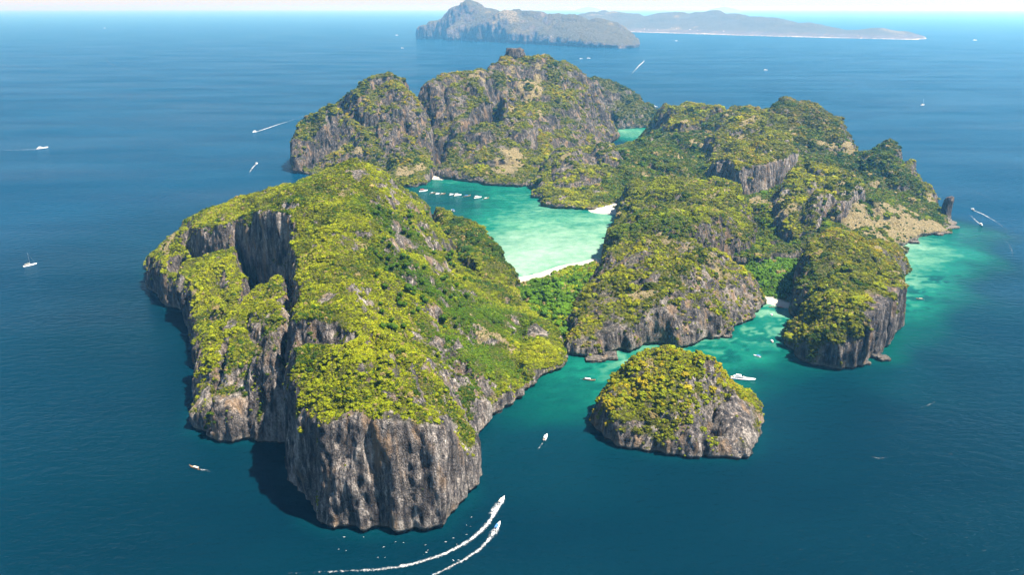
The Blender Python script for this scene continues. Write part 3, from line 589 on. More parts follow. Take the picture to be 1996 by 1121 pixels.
# ------------------------------------------------------------------ the sea: one sheet to the horizon, coloured by the depth of its bed, with a painted offshore brightening
def axis(lo, hi, step, far):
    a = list(np.arange(lo, hi + step, step)); s = step
    while a[-1] < far: s *= 1.22; a.append(min(far, a[-1] + s))
    s = step
    while a[0] > -far: s *= 1.22; a.insert(0, max(-far, a[0] - s))
    return np.array(a)
gx, gy = axis(-760, 1000, 7.0, 160000), axis(540, 2500, 7.0, 160000)
X, Y = np.meshgrid(gx, gy, indexing='ij')
DEPTH = [(830,370,.33),(870,395,.30),(900,380,.36),(900,352,.56),(950,365,.58),(950,400,.55),(1000,372,.62),(1020,390,.70),(1000,420,.70),(950,430,.62),(920,420,.48),(1050,420,.84),(1100,420,.74),(1150,432,.78),(1200,425,.86),(1050,455,.95),(1100,450,.85),(1000,470,.90),(1020,500,1.0),(1010,530,1.0),(1050,500,1.0),(1100,490,.99),(1150,470,.93),(1150,495,1.0),(1180,450,.85),(850,428,.28),(880,410,.3),(860,352,.66),(960,445,.72),
  (1120,712,.55),(1140,750,.52),(1090,745,.40),(1180,715,.66),(1230,700,.80),(1260,685,.85),(1330,678,.80),(1200,730,.62),(1400,680,.70),(1450,650,.74),(1500,640,.80),(1510,605,.92),(1490,615,.85),(1450,690,.66),(1500,690,.56),(1430,715,.55),(1540,715,.36),(1530,680,.55),(1050,775,.44),(1000,815,.30),(1100,790,.40),(1150,790,.42),(940,850,.22),(1500,750,.28),(1460,750,.36),(1130,840,.2),(1560,740,.24),(1400,760,.45),
  (1768,495,.86),(1800,480,.90),(1840,464,.74),(1868,470,.60),(1790,520,.84),(1830,505,.76),(1780,550,.80),(1800,580,.72),(1850,530,.62),(1870,500,.58),(1860,570,.46),(1775,610,.60),(1768,650,.46),(1810,630,.42),(1730,700,.5),(1735,740,.16),(1700,735,.3),(1885,450,.45),(1910,520,.22),(1890,600,.14),(1845,660,.14),(1600,850,0),(1550,950,0),(1400,960,0),(1300,950,0),(1180,930,.05),(1650,770,.06),(1580,790,.1),(1000,900,.1),(1100,900,.1),(1930,480,.05),(1925,560,.05),(1900,640,0),(1850,720,0),(1790,740,.05),(1960,430,0),(1915,405,.1),(1700,800,0),(1500,820,.12),
  (1215,258,.8),(1240,257,.8),(1260,255,.74),(1262,245,.4)]
num = np.zeros(X.shape); den = np.full(X.shape, 0.13)
for px, py, s in DEPTH:
    c = at(px, py); sg = 0.024 * c[1] + 9
    g = np.exp(-((X - c[0]) ** 2 + (Y - c[1]) ** 2 * 0.75) / (2 * sg * sg)); num += g * s; den += g
sh = num / den
nz = n2(X / 60, Y / 42, 3) * .5 + n2(X / 24, Y / 17, 4) * .35 + n2(X / 10, Y / 9, 6) * .2
sh = np.clip(sh + nz * 0.14 * sstep(0.15, 0.5, sh) * sstep(1.05, .75, sh), 0, 1)
coral = sstep(0.05, 0.35, n2(X / 26, Y / 15, 14) + .6 * n2(X / 9, Y / 7, 15)) * sstep(0.45, 0.6, sh) * sstep(0.99, 0.9, sh)
coral *= np.where(Y < 1400, 1.0, .25) * np.where((X > 300) & (Y > 1100), 1.3, 1.0); sh = np.clip(sh - 0.17 * coral, 0, 1)
for k_ in ('headland', 'front_block', 'left_lobe', 'channel_hill', 'east_bluff', 'islet', 'east_ridge', 'lagoon_headland'):    # a pale sill under the cliffs
    dd = np.full(X.shape, -1e3); pl = LAND[k_]['poly']
    m = (X > pl[:, 0].min() - 60) & (X < pl[:, 0].max() + 60) & (Y > pl[:, 1].min() - 60) & (Y < pl[:, 1].max() + 60)
    dd[m] = poly_dist(pl, X[m], Y[m]); sh = np.maximum(sh, sstep(-26, -2, dd) * (0.20 + .08 * nz))
c0 = at(1000, 800); off = sstep(500, 1500, np.hypot(X - c0[0], (Y - c0[1]) * .8) + 160 * n2(X / 500, Y / 300, 8))   # brighter water away from the island: glint and scatter painted into the colour
nX, nY = len(gx), len(gy); ii = np.arange(nX * nY).reshape(nX, nY)
F = np.stack([ii[:-1, :-1], ii[1:, :-1], ii[1:, 1:], ii[:-1, 1:]], -1).reshape(-1, 4)
SEA_GLOSS = 0.36                                  # a polarising filter takes most of the glare
def sea_material():
    t = NT('sea_water'); p = t.pos(); a = t.attr('shallow')
    drift = t.noise(t.mapped(p, (1, 2.2, 1)), 0.0016, 5, 0.55)
    fine = t.noise(p, 0.05, 5, 0.6)
    a = t.math('ADD', a, t.math('MULTIPLY', t.math('MULTIPLY', t.math('SUBTRACT', fine, 0.5), 0.28), t.rng(a, 0.2, 0.6)))
    col = t.ramp(a, [(0.0, (0.0002, 0.0142, 0.0240)), (0.22, (0.0004, 0.022, 0.031)), (0.40, (0.0008, 0.049, 0.041)), (0.58, (0.004, 0.104, 0.071)), (0.72, (0.060, 0.185, 0.118)), (0.86, (0.15, 0.270, 0.182)), (1.0, (0.25, 0.350, 0.262))])
    col = t.mix(t.math('MULTIPLY', t.attr('offshore_glow'), t.rng(a, 0.3, 0.05)), col, (0.0006, 0.029, 0.062))
    body = t.mix(1.0, col, t.ramp(drift, [(0.32, (0.78, 0.82, 0.88)), (0.68, (1.18, 1.16, 1.12))]), 'MULTIPLY')
    swell = t.noise(t.mapped(p, (1.0, 1.9, 1)), 0.055, 3, 0.5)
    rip = t.noise(t.mapped(p, (1.0, 1.8, 1)), 0.17, 4, 0.6)
    h = t.math('ADD', t.math('MULTIPLY', swell, 4.0), t.math('MULTIPLY', rip, 1.8))
    bu = t.n('ShaderNodeBump'); bu.inputs['Strength'].default_value = 0.6; bu.inputs['Distance'].default_value = 1.0; t.l(h, bu.inputs['Height'])
    t.t.nodes.remove(t.b)
    df = t.n('ShaderNodeBsdfDiffuse'); t.l(body, df.inputs['Color']); t.l(bu.outputs[0], df.inputs['Normal'])
    gl = t.n('ShaderNodeBsdfGlossy'); gl.inputs['Color'].default_value = (0.62, 0.86, 1.0, 1); t.l(bu.outputs[0], gl.inputs['Normal'])
    t.l(t.rng(drift, 0.35, 0.65, 0.10, 0.24), gl.inputs['Roughness'])
    fr = t.n('ShaderNodeFresnel'); fr.inputs['IOR'].default_value = 1.33; t.l(bu.outputs[0], fr.inputs['Normal'])
    lane = t.noise(t.mapped(p, (0.45, 1.6, 1)), 0.0021, 6, 0.62)
    ms = t.n('ShaderNodeMixShader'); t.l(t.math('MULTIPLY', t.math('MULTIPLY', fr.outputs[0], SEA_GLOSS), t.rng(lane, 0.36, 0.64, 0.68, 1.42)), ms.inputs[0]); t.l(df.outputs[0], ms.inputs[1]); t.l(gl.outputs[0], ms.inputs[2])
    t.l(ms.outputs[0], t.out.inputs['Surface'])
    return t.m
sea = link('sea', np_mesh('sea', np.stack([X.ravel(), Y.ravel(), np.zeros(X.size)], 1), F, sea_material(), True, dict(shallow=sh.ravel(), offshore_glow=off.ravel())))
tag(sea, 'deep blue sea paling to turquoise in the lagoon and channel', None, None, 'structure')

# ------------------------------------------------------------------ the air
def box_mesh(name, lo, hi, mat):
    V = [(x, y, z) for x in (lo[0], hi[0]) for y in (lo[1], hi[1]) for z in (lo[2], hi[2])]
    return np_mesh(name, V, [(0, 1, 3, 2), (4, 6, 7, 5), (0, 4, 5, 1), (2, 3, 7, 6), (0, 2, 6, 4), (1, 5, 7, 3)], mat, False)
top = max(L['V'][:, 2].max() for L in LAND.values())
hm = bpy.data.materials.new('sea_haze'); hm.use_nodes = True; ht = hm.node_tree
ht.nodes.remove(ht.nodes['Principled BSDF']); pv = ht.nodes.new('ShaderNodeVolumePrincipled')
pv.inputs['Color'].default_value = (0.18, 0.56, 1.0, 1); pv.inputs['Anisotropy'].default_value = 0.4; pv.inputs['Absorption Color'].default_value = (1, 1, 1, 1)
pv.inputs['Density'].default_value = HAZE_DENSITY
ht.links.new(pv.outputs[0], ht.nodes['Material Output'].inputs['Volume'])
zlow = min(L['V'][:, 2].min() for L in LAND.values()) - 1.0
hz = link('haze', box_mesh('haze', (-161000, -161000, zlow), (161000, 161000, max(top, CH) + 12), hm))
tag(hz, 'pale blue sea haze', None, None, 'stuff')

# ------------------------------------------------------------------ scrub and forest: uncountable crowns scattered over the green slopes
def crown_nodes():
    g = bpy.data.node_groups.new('scatter_crowns', 'GeometryNodeTree')
    g.interface.new_socket('Geometry', in_out='INPUT', socket_type='NodeSocketGeometry')
    g.interface.new_socket('Geometry', in_out='OUTPUT', socket_type='NodeSocketGeometry')
    N = g.nodes; L = g.links; gi = N.new('NodeGroupInput'); go = N.new('NodeGroupOutput')
    join = N.new('GeometryNodeJoinGeometry')
    for k in range(5):
        ico = N.new('GeometryNodeMeshIcoSphere'); ico.inputs['Radius'].default_value = 1.0; ico.inputs['Subdivisions'].default_value = 3
        sp = N.new('GeometryNodeSetPosition'); no = N.new('ShaderNodeTexNoise'); no.noise_dimensions = '4D'
        no.inputs['W'].default_value = k * 7.3; no.inputs['Scale'].default_value = 1.7; no.inputs['Detail'].default_value = 3.0; no.inputs['Roughness'].default_value = 0.65
        ps = N.new('GeometryNodeInputPosition'); L.new(ps.outputs[0], no.inputs['Vector'])
        mr = N.new('ShaderNodeMapRange'); mr.inputs[1].default_value = .3; mr.inputs[2].default_value = .7; mr.inputs[3].default_value = 0.35; mr.inputs[4].default_value = 1.5
        L.new(no.outputs['Fac'], mr.inputs[0])
        vm = N.new('ShaderNodeVectorMath'); vm.operation = 'SCALE'; L.new(ps.outputs[0], vm.inputs[0]); L.new(mr.outputs[0], vm.inputs['Scale'])
        L.new(ico.outputs[0], sp.inputs['Geometry']); L.new(vm.outputs[0], sp.inputs['Position'])
        sm = N.new('GeometryNodeSetMaterial'); sm.inputs['Material'].default_value = M_FOL; L.new(sp.outputs[0], sm.inputs[0])
        ti = N.new('GeometryNodeGeometryToInstance'); L.new(sm.outputs[0], ti.inputs[0]); L.new(ti.outputs[0], join.inputs[0])
    iop = N.new('GeometryNodeInstanceOnPoints'); L.new(gi.outputs[0], iop.inputs['Points']); L.new(join.outputs[0], iop.inputs['Instance'])
    iop.inputs['Pick Instance'].default_value = True
    def na(name, typ):
        nd = N.new('GeometryNodeInputNamedAttribute'); nd.data_type = typ; nd.inputs['Name'].default_value = name; return nd.outputs[0]
    L.new(na('size', 'FLOAT_VECTOR'), iop.inputs['Scale']); L.new(na('variant', 'INT'), iop.inputs['Instance Index'])
    rot = N.new('FunctionNodeEulerToRotation'); cx = N.new('ShaderNodeCombineXYZ'); L.new(na('spin', 'FLOAT'), cx.inputs[2]); L.new(cx.outputs[0], rot.inputs[0]); L.new(rot.outputs[0], iop.inputs['Rotation'])
    L.new(iop.outputs[0], go.inputs[0])
    return g
CROWNS = crown_nodes()
LIME, GOLD, OLIVE, DEEP, FRESH, TAN = [np.array(c) for c in ((0.152, 0.176, 0.006), (0.210, 0.165, 0.009), (0.092, 0.098, 0.007), (0.022, 0.044, 0.004), (0.066, 0.135, 0.008), (0.22, 0.165, 0.075))]
def scatter(key, name, label, dens, r, palette, seed, smin=0.0, rock_bushes=0.03, squash=0.72, parent=None):
    r *= 0.88; L = LAND[key]; V, F, veg = L['V'], L['F'], L['veg']; rng = np.random.default_rng(seed)
    N, area = normals(V, F); vq = veg[F].mean(1) * (1 - L['dry'][F].mean(1) * 0.85) * (1 - L['sand'][F].mean(1))
    zq = V[F][:, :, 2].mean(1); nzq = L['N0'][F].mean(1)[:, 2]
    vq = np.where(zq > 4, np.maximum(vq, rock_bushes * (nzq > 0.2)), 0) * (1 - L['bare'][F].mean(1))
    # leave out what faces away from the lens on the hidden back slopes
    cen = V[F].mean(1); view = np.array([0, 0, CH]) - cen; view /= np.linalg.norm(view, axis=1, keepdims=True)
    vq = np.where((N[F].mean(1) * view).sum(1) < -0.35, 0, vq)
    lam = area * vq * dens / (math.pi * r * r)
    cnt = rng.poisson(lam); q = np.repeat(np.arange(len(F)), cnt); n = len(q)
    u, v = rng.random(n)[:, None], rng.random(n)[:, None]
    P = V[F[q, 0]] * (1 - u) * (1 - v) + V[F[q, 1]] * u * (1 - v) + V[F[q, 2]] * u * v + V[F[q, 3]] * (1 - u) * v
    big = 0.5 + 0.5 * n2(P[:, 0] / (10 * r), P[:, 1] / (10 * r), seed)
    keep = ~under_others(key, P, 1.5); P = P[keep]; q = q[keep]; n = len(q)
    big = 0.5 + 0.5 * n2(P[:, 0] / (10 * r), P[:, 1] / (10 * r), seed)
    s = r * np.exp(rng.normal(0, 0.42, n)) * (0.5 + 1.0 * big)
    P[:, 2] += s * 0.12
    z1 = n2(P[:, 0] / 55, P[:, 1] / 55, seed + 1) + 0.55 * n2(P[:, 0] / 19, P[:, 1] / 19, seed + 2) + rng.normal(0, 0.58, n)
    z2 = n2(P[:, 0] / 90, P[:, 1] / 90, seed + 3) * .8 + rng.normal(0, 0.5, n)
    stops = np.linspace(-1.1, 1.1, len(palette)); pal = np.array(palette)
    T = np.stack([np.interp(z1, stops, pal[:, i]) for i in range(3)], 1)
    tn = L['N'][F[q, 0]]
    T = np.where((rng.random(n) < np.clip(z2 * .16, 0, 0.22))[:, None], TAN * 0.9 + T * 0.1, T)
    if 'tintmap' in L: T = L['tintmap'](P, T, rng)
    T *= np.exp(rng.normal(0, 0.16, n))[:, None]
    me = bpy.data.meshes.new(name); me.vertices.add(n); me.vertices.foreach_set('co', P.astype(np.float32).ravel())
    def put(nm, typ, fld, arr): me.attributes.new(nm, typ, 'POINT').data.foreach_set(fld, np.ascontiguousarray(arr).ravel())
    S3 = np.stack([s * rng.uniform(.8, 1.2, n), s * rng.uniform(.8, 1.2, n), s * squash * rng.uniform(.75, 1.25, n)], 1)
    put('size', 'FLOAT_VECTOR', 'vector', S3.astype(np.float32)); put('spin', 'FLOAT', 'value', rng.uniform(0, 6.28, n).astype(np.float32))
    put('variant', 'INT', 'value', rng.integers(0, 5, n).astype(np.int32)); put('tint', 'FLOAT_VECTOR', 'vector', T.astype(np.float32))
    me.materials.append(M_FOL); me.update()
    o = link(name, me); md = o.modifiers.new('crowns', 'NODES'); md.node_group = CROWNS
    tag(o, label, None, None, 'stuff'); print(name, n); return o
def tint_spots(key, spots):
    sp = [(at(px, py, z), rad, col, amt) for px, py, z, rad, col, amt in spots]
    def fn(P, T, rng):
        for c, rad, col, amt in sp:
            r = np.hypot(P[:, 0] - c[0], P[:, 1] - c[1]) / rad + rng.normal(0, .15, len(P))
            m = (sstep(1.1, 0.5, r) * amt * rng.uniform(.6, 1.0, len(P)))[:, None]; T = T * (1 - m) + col * m
        return T
    LAND[key]['tintmap'] = fn
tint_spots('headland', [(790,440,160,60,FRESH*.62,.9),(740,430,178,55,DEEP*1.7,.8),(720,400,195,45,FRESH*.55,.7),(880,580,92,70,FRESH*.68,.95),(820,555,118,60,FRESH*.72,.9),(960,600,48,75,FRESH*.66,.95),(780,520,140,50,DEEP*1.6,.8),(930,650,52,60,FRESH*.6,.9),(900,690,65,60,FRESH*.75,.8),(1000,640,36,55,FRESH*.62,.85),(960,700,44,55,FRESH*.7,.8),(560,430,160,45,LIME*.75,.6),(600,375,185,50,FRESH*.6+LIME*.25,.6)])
tint_spots('centre_hill', [(1300,450,75,70,DEEP*1.6,.8),(1225,455,66,55,DEEP*1.7,.8),(1240,420,76,40,FRESH*.5,.7),(1400,455,72,60,OLIVE*.9,.6)])  # darker forest low on the dome, also painting gully shade into the crowns
tint_spots('rear_bluff', [(1590,550,60,45,DEEP*1.5,.8),(1650,560,60,40,DEEP*1.6,.7)])  # dark crown tint stands in for shade between the two lobes
HEAD = (DEEP*1.4, OLIVE*.9, LIME*.9, LIME*1.18, LIME*.8+GOLD*.35); DULL = (DEEP, OLIVE*.9, OLIVE*1.15, LIME*.95, GOLD*.95); MID = (DEEP*.9, OLIVE*.85, OLIVE*1.35, LIME*1.2, GOLD*.6+LIME*.55)
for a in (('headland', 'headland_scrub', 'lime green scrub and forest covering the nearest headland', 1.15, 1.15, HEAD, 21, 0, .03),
          ('front_block', 'block_scrub', 'lime green scrub on the block left of the crack', 1.05, 1.2, HEAD, 31, 0, .04), ('middle_block', 'bench_scrub', 'green scrub on the block below the shaded cliff', 1.2, 1.4, HEAD, 32, 0, .05),
          ('left_lobe', 'lobe_scrub', 'green scrub capping the left end of the headland', 1.2, 1.4, HEAD, 33, 0, .02), ('lagoon_dome', 'green_dome_forest', 'dark green forest on the small dome by the lagoon', 1.3, 2.3, (DEEP, DEEP*1.6, OLIVE*.9, LIME*.8), 34, 0, .12),
          ('west_dome', 'dome_scrub', 'green scrub on the far left dome', .85, 3.0, DULL, 22, 0, .05), ('back_hill', 'hill_scrub', 'green scrub on the highest hill behind the lagoon', .85, 3.2, DULL, 23, 0, .06),
          ('upper_hill', 'upper_dome_scrub', 'green scrub on the dome left of the highest peak', .85, 3.0, DULL, 35, 0, .05), ('front_hill', 'shore_dome_scrub', 'green scrub on the dome at the far lagoon shore', .8, 2.8, DULL, 36, 0, .05),
          ('rear_hill', 'rear_scrub', 'dark green scrub on the low hill at the back', .9, 4.0, (DEEP, DEEP, OLIVE*.8, OLIVE), 24, 0, .10), ('east_ridge', 'ridge_scrub', 'green scrub in the hollows of the long ridge', 1.0, 2.6, (DEEP, DEEP*1.5, OLIVE*.75, FRESH*.65, LIME*.8), 25, 0, .06),  # east_ridge: lush valley greens, darkened so the hollows read as shaded
          ('lagoon_headland', 'lagoon_headland_scrub', 'green scrub on the headland right of the lagoon', .9, 2.6, MID, 37, 0, .05), ('cliff_hill', 'cliff_hill_scrub', 'golden green scrub on the hill with the sheer grey cliff', 1.1, 2.5, (OLIVE*.6, OLIVE, OLIVE*1.25, LIME, GOLD), 38, 0, .02),
          ('round_hill', 'round_hill_scrub', 'dark green forest on the rounded hill of the ridge', 1.1, 2.8, (DEEP, OLIVE*.7, OLIVE*.8, OLIVE, GOLD*.7), 39, 0, .08), ('north_hill', 'crest_scrub', 'golden green scrub on the left crest of the ridge', 1.1, 2.8, (OLIVE*.8, OLIVE*1.2, LIME*1.05, GOLD), 40, 0, .05),
          ('dark_knob', 'knob_scrub', 'dark scrub on the small rock knob', .7, 2.6, DULL, 41, 0, .05), ('spur_hill', 'spur_scrub', 'green scrub on the spur hill above the cove', .9, 2.3, MID, 42, 0, .08), ('ridge_knob', 'skyline_scrub', 'dark green scrub on the right skyline knob', 1.1, 2.6, (DEEP*.9, DEEP*1.3, OLIVE*.8, OLIVE), 43, 0, .08),
          ('end_crag', 'crag_scrub', 'sparse scrub on the bare end crag', .7, 2.3, MID, 44, 0, .04),
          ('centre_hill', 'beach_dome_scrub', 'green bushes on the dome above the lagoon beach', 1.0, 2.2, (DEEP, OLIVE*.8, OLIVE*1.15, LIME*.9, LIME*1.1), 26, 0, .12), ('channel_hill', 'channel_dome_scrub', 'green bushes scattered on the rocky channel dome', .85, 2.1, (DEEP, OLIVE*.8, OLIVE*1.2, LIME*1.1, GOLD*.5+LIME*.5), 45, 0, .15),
          ('east_bluff', 'bluff_scrub', 'golden green bushes on the right hand bluff', 1.05, 2.1, (DEEP, OLIVE*.8, OLIVE*1.15, LIME*1.1, GOLD*.5+LIME*.5), 27, 0, .5), ('rear_bluff', 'rear_bluff_scrub', 'green bushes on the hill behind the bluff', 1.0, 2.2, (DEEP, OLIVE*.7, OLIVE, LIME*.9, GOLD*.8), 46, 0, .25),
          ('islet', 'islet_scrub', 'golden green bushes on top of the islet', 1.05, 1.7, (OLIVE*.7, OLIVE, LIME, LIME, GOLD), 28, 0, .11)): scatter(*a)
scatter('valley', 'valley_forest', 'bright green forest on the sandy neck behind the beach', 1.6, 3.4, (DEEP*1.5, FRESH*.7, FRESH, FRESH*1.2, LIME), 29, squash=0.9)
scatter('cove', 'cove_forest', 'bright green forest behind the small channel beach', 1.6, 3.4, (DEEP*1.5, FRESH*.7, FRESH, FRESH*.9), 30, squash=0.9)
# ------------------------------------------------------------------ single trees that stand out of the scrub
import bmesh
def fixed_foliage(name, c):
    t = NT(name); p = t.pos(); f = t.noise(p, 0.9, 3, 0.6)
    t.l(t.ramp(f, [(0.35, tuple(c * np.array((.5, .55, .6)))), (0.65, tuple(c * np.array((1.35, 1.3, 1.15))))]), t.b.inputs['Base Color'])
    t.b.inputs['Roughness'].default_value = 0.9; t.b.inputs['Specular IOR Level'].default_value = 0.05
    t.bump(f, 1.0, 1.0); return t.m
M_BARK = plain('bark', (0.11, 0.085, 0.06), 0.9)
def ico(sub):
    bm = bmesh.new(); bmesh.ops.create_icosphere(bm, subdivisions=sub, radius=1.0)
    V = np.array([v.co[:] for v in bm.verts]); F = np.array([[v.index for v in f.verts] for f in bm.faces]); bm.free(); return V, F
IV, IF = ico(4)
def crown_mesh(k, mat):
    x, y, z = IV.T * 1.7
    m = 1 + .36 * n3(x + k * 9, y, z, 70 + k) + .34 * n3(x * 2.3, y * 2.3 + k * 5, z * 2.3, 80 + k) + .24 * n3(x * 5, y * 5, z * 5 + k, 90 + k)
    V = IV * m[:, None] * np.array([1, 1, .78]) + np.array([0, 0, 1.55])
    return np_mesh('crown', V, IF, mat, True)
def trunk_mesh():
    V, F = [], []
    def tube(a, b, r0, r1):
        s = len(V); a, b = np.array(a), np.array(b)
        for c, r in ((a, r0), (b, r1)):
            for i in range(7): V.append((c[0] + r * math.cos(i * .8976), c[1] + r * math.sin(i * .8976), c[2]))
        for i in range(7): F.append((s + i, s + (i + 1) % 7, s + 7 + (i + 1) % 7, s + 7 + i))
    tube((0, 0, -.35), (.04, .02, .7), .13, .08); tube((.04, .02, .6), (.05, .05, 1.6), .08, .03)
    tube((.04, .02, .6), (.5, .2, 1.3), .06, .025); tube((.04, .02, .65), (-.42, .25, 1.35), .06, .025); tube((.04, .02, .6), (-.05, -.5, 1.3), .055, .02)
    return np_mesh('trunk', V, F, M_BARK, True)
TRUNK = trunk_mesh()
def project(P):
    a = P[:, 0]; f = P[:, 1] * CP - (P[:, 2] - CH) * SP; u = P[:, 1] * SP + (P[:, 2] - CH) * CP
    return 998 + FPX * a / f, 560.5 - FPX * u / f
def trees(key, box, n, r, col, label, group, seed):
    L = LAND[key]; V, F = L['V'], L['F']; rng = np.random.default_rng(seed)
    cen = V[F].mean(1); N, area = normals(V, F); fn = N[F].mean(1)
    view = np.array([0, 0, CH]) - cen; view /= np.linalg.norm(view, axis=1, keepdims=True)
    px, py = project(cen)
    ok = (px > box[0]) & (px < box[2]) & (py > box[1]) & (py < box[3]) & ((fn * view).sum(1) > 0.3) & (fn[:, 2] > .5) & (L['veg'][F].mean(1) > .6) & (L['sand'][F].mean(1) < .1)
    I = np.nonzero(ok)[0]; I = I[~under_others(key, cen[I], 1.0)] if len(I) else I
    if not len(I): return
    mat = fixed_foliage(group.replace(' ', '_'), col); meshes = [crown_mesh(k + seed, mat) for k in range(4)]
    got = []
    for i in rng.permutation(I):
        p = cen[i]
        if all((p[0] - g[0]) ** 2 + (p[1] - g[1]) ** 2 > (1.5 * r) ** 2 for g in got): got.append(p)
        if len(got) >= n: break
    for j, p in enumerate(got):
        s = r * math.exp(rng.normal(0, .2))
        e = bpy.data.objects.new('tree', None); C.objects.link(e); e.location = p; e.scale = (s, s, s * rng.uniform(.8, 1.15)); e.rotation_euler = (0, 0, rng.uniform(0, 6.28))
        e.empty_display_size = .1; tag(e, label, 'tree', group)
        link('crown', meshes[j % 4], e); link('trunk', TRUNK, e)
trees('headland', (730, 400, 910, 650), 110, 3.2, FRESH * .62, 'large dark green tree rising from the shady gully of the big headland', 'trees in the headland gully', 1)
trees('valley', (1000, 550, 1145, 690), 80, 4.0, FRESH * .95, 'bright green tree in the low forest behind the lagoon beach', 'trees behind the lagoon beach', 2)
trees('headland', (590, 690, 890, 810), 70, 2.0, LIME * 1.05, 'round lime green tree on the crest above the nearest sheer cliff', 'trees on the crest of the nearest cliff', 3)
trees('islet', (1160, 680, 1430, 800), 40, 2.2, LIME * .6 + GOLD * .4, 'golden green tree on the crown of the free standing islet', 'trees on top of the islet', 4)

# ------------------------------------------------------------------ loose rocks, the sea stack and the summit block
def rock(name, label, px, py, z, wx, wy, h, seed, cat='rock', group=None, e=0.55, top=1.0, rot=0.0, sink=.25, far=1.0):
    V = IV.copy(); V = np.sign(V) * np.abs(V) ** e; V /= np.abs(V).max()
    x, y, zz = IV.T * 1.6
    m = 1 + .22 * n3(x + seed, y, zz, seed) + .16 * n3(x * 2.4, y * 2.4, zz * 2.4 + seed, seed + 1) + .10 * n3(x * 5.5, y * 5.5, zz * 2 + seed, seed + 2)
    V = V * m[:, None]; V[:, :2] *= np.where(V[:, 2] > 0, 1 + (top - 1) * V[:, 2], 1)[:, None]
    c, s = math.cos(rot), math.sin(rot); V = V * np.array([wx, wy, h / 2])
    V = np.stack([V[:, 0] * c - V[:, 1] * s, V[:, 0] * s + V[:, 1] * c, V[:, 2] + h * (.5 - sink)], 1)
    o = link(name, np_mesh(name, V, IF, M_KARST if far < 2 else M_KARST, True)); o.location = at(px, py, z); tag(o, label, cat, group); return o
rock('boulder', 'flat grey boulder left of two at the foot of the double hill', 1162, 703, 0, 14, 8, 8, 1)
rock('boulder', 'larger cream boulder right of two at the foot of the double hill', 1189, 698, 0, 11, 10, 11, 2)
rock('boulder', 'pale blocky boulder tucked against the cliff behind two others', 1168, 691, 0, 7, 6, 12, 3)
rock('boulder', 'small pale boulder where the headland meets the double hill', 1101, 699, 0, 5, 4, 6, 4)
rock('boulder', 'brown ledge rock at the right tip of the double hill', 1416, 657, 0, 9, 6, 8, 5)
rock('boulder', 'dark grey boulder below the left foot of the bushy bluff', 1582, 696, 0, 11, 7, 11, 6)
rock('boulder', 'pale boulder against the sheer cliff of the bushy bluff', 1704, 696, 0, 8, 7, 10, 7)
rock('boulder', 'large cream boulder outermost below the dark sheer cliff', 1722, 702, 0, 9, 7, 9, 8)
rock('boulder', 'low pale rock at the seaward corner of the sheer bluff', 1690, 710, 0, 5, 4, 5, 9)
rock('boulder', 'small grey rock beside the reef shore of the long ridge', 1762, 492, 0, 8, 6, 6, 10)
rock('boulder', 'dark low rock on the reef shore under the tawny slope', 1782, 474, 0, 10, 7, 7, 11)
rock('boulder', 'grey shore rock below the far tip of the long ridge', 1830, 458, 0, 11, 7, 8, 12)
rock('sea_stack', 'tall dark rock pillar standing in the sea off the right tip', 1843, 424, 0, 10, 10, 58, 13, 'sea stack', e=.4, top=.72, sink=.1)
rock('summit_block', 'square grey rock block crowning the highest hill', 1004, 112, -3000, 38, 30, 52, 14, 'summit rock', e=.4, top=.8, sink=.35)

# ------------------------------------------------------------------ boats
M_WHITE = plain('white_gelcoat', (0.80, 0.81, 0.82), 0.3, 0, .05); M_GLASS = plain('tinted_glass', (0.02, 0.03, 0.04), 0.1)
M_DECK = plain('teak_deck', (0.42, 0.30, 0.18), 0.7); M_GREY = plain('grey_trim', (0.25, 0.27, 0.29), 0.5)
M_WOOD = plain('weathered_wood', (0.20, 0.12, 0.065), 0.8); M_BLUE = plain('blue_canvas', (0.05, 0.16, 0.40), 0.8)
M_CREAM = plain('cream_canvas', (0.62, 0.55, 0.42), 0.85); M_RED = plain('red_paint', (0.45, 0.05, 0.04), 0.5); M_METAL = plain('aluminium', (0.6, 0.61, 0.62), .35, .8); M_ENGINE = plain('black_engine', (0.02, 0.02, 0.022), .4)
def loft(rows):                                    # rows of points, closed across each row
    V = [p for r_ in rows for p in r_]; n = len(rows[0]); F = []
    for i in range(len(rows) - 1):
        for j in range(n): F.append((i * n + j, i * n + (j + 1) % n, (i + 1) * n + (j + 1) % n, (i + 1) * n + j))
    return V, F
def hull_mesh(L, B, sheer0, sheer1, mat, pinch=.0, stern=.85):
    rows = []
    for i in range(11):
        t = i / 10; x = (t - .45) * L
        b = B / 2 * (stern + (1 - stern) * min(1, t * 3)) * max(.03, 1 - max(0, (t - .45) / .55) ** 2.3); zt = sheer0 + (sheer1 - sheer0) * t ** 3; zk = -.35 * B * (1 - t ** 4) * .5
        rake = (zt * .6) * max(0, t - .7) / .3
        rows.append([(x, 0, zk), (x, b * .75, zk * .3), (x + rake, b, zt), (x + rake, b * .86, zt), (x + rake * .9, 0, zt - .05), (x + rake, -b * .86, zt), (x + rake, -b, zt), (x, -b * .75, zk * .3)])
    V, F = loft(rows); n = 8
    F += [(0, 1, 2, 3), (0, 3, 4, 5), (0, 5, 6, 7)]
    return np_mesh('hull', V, F, mat, False)
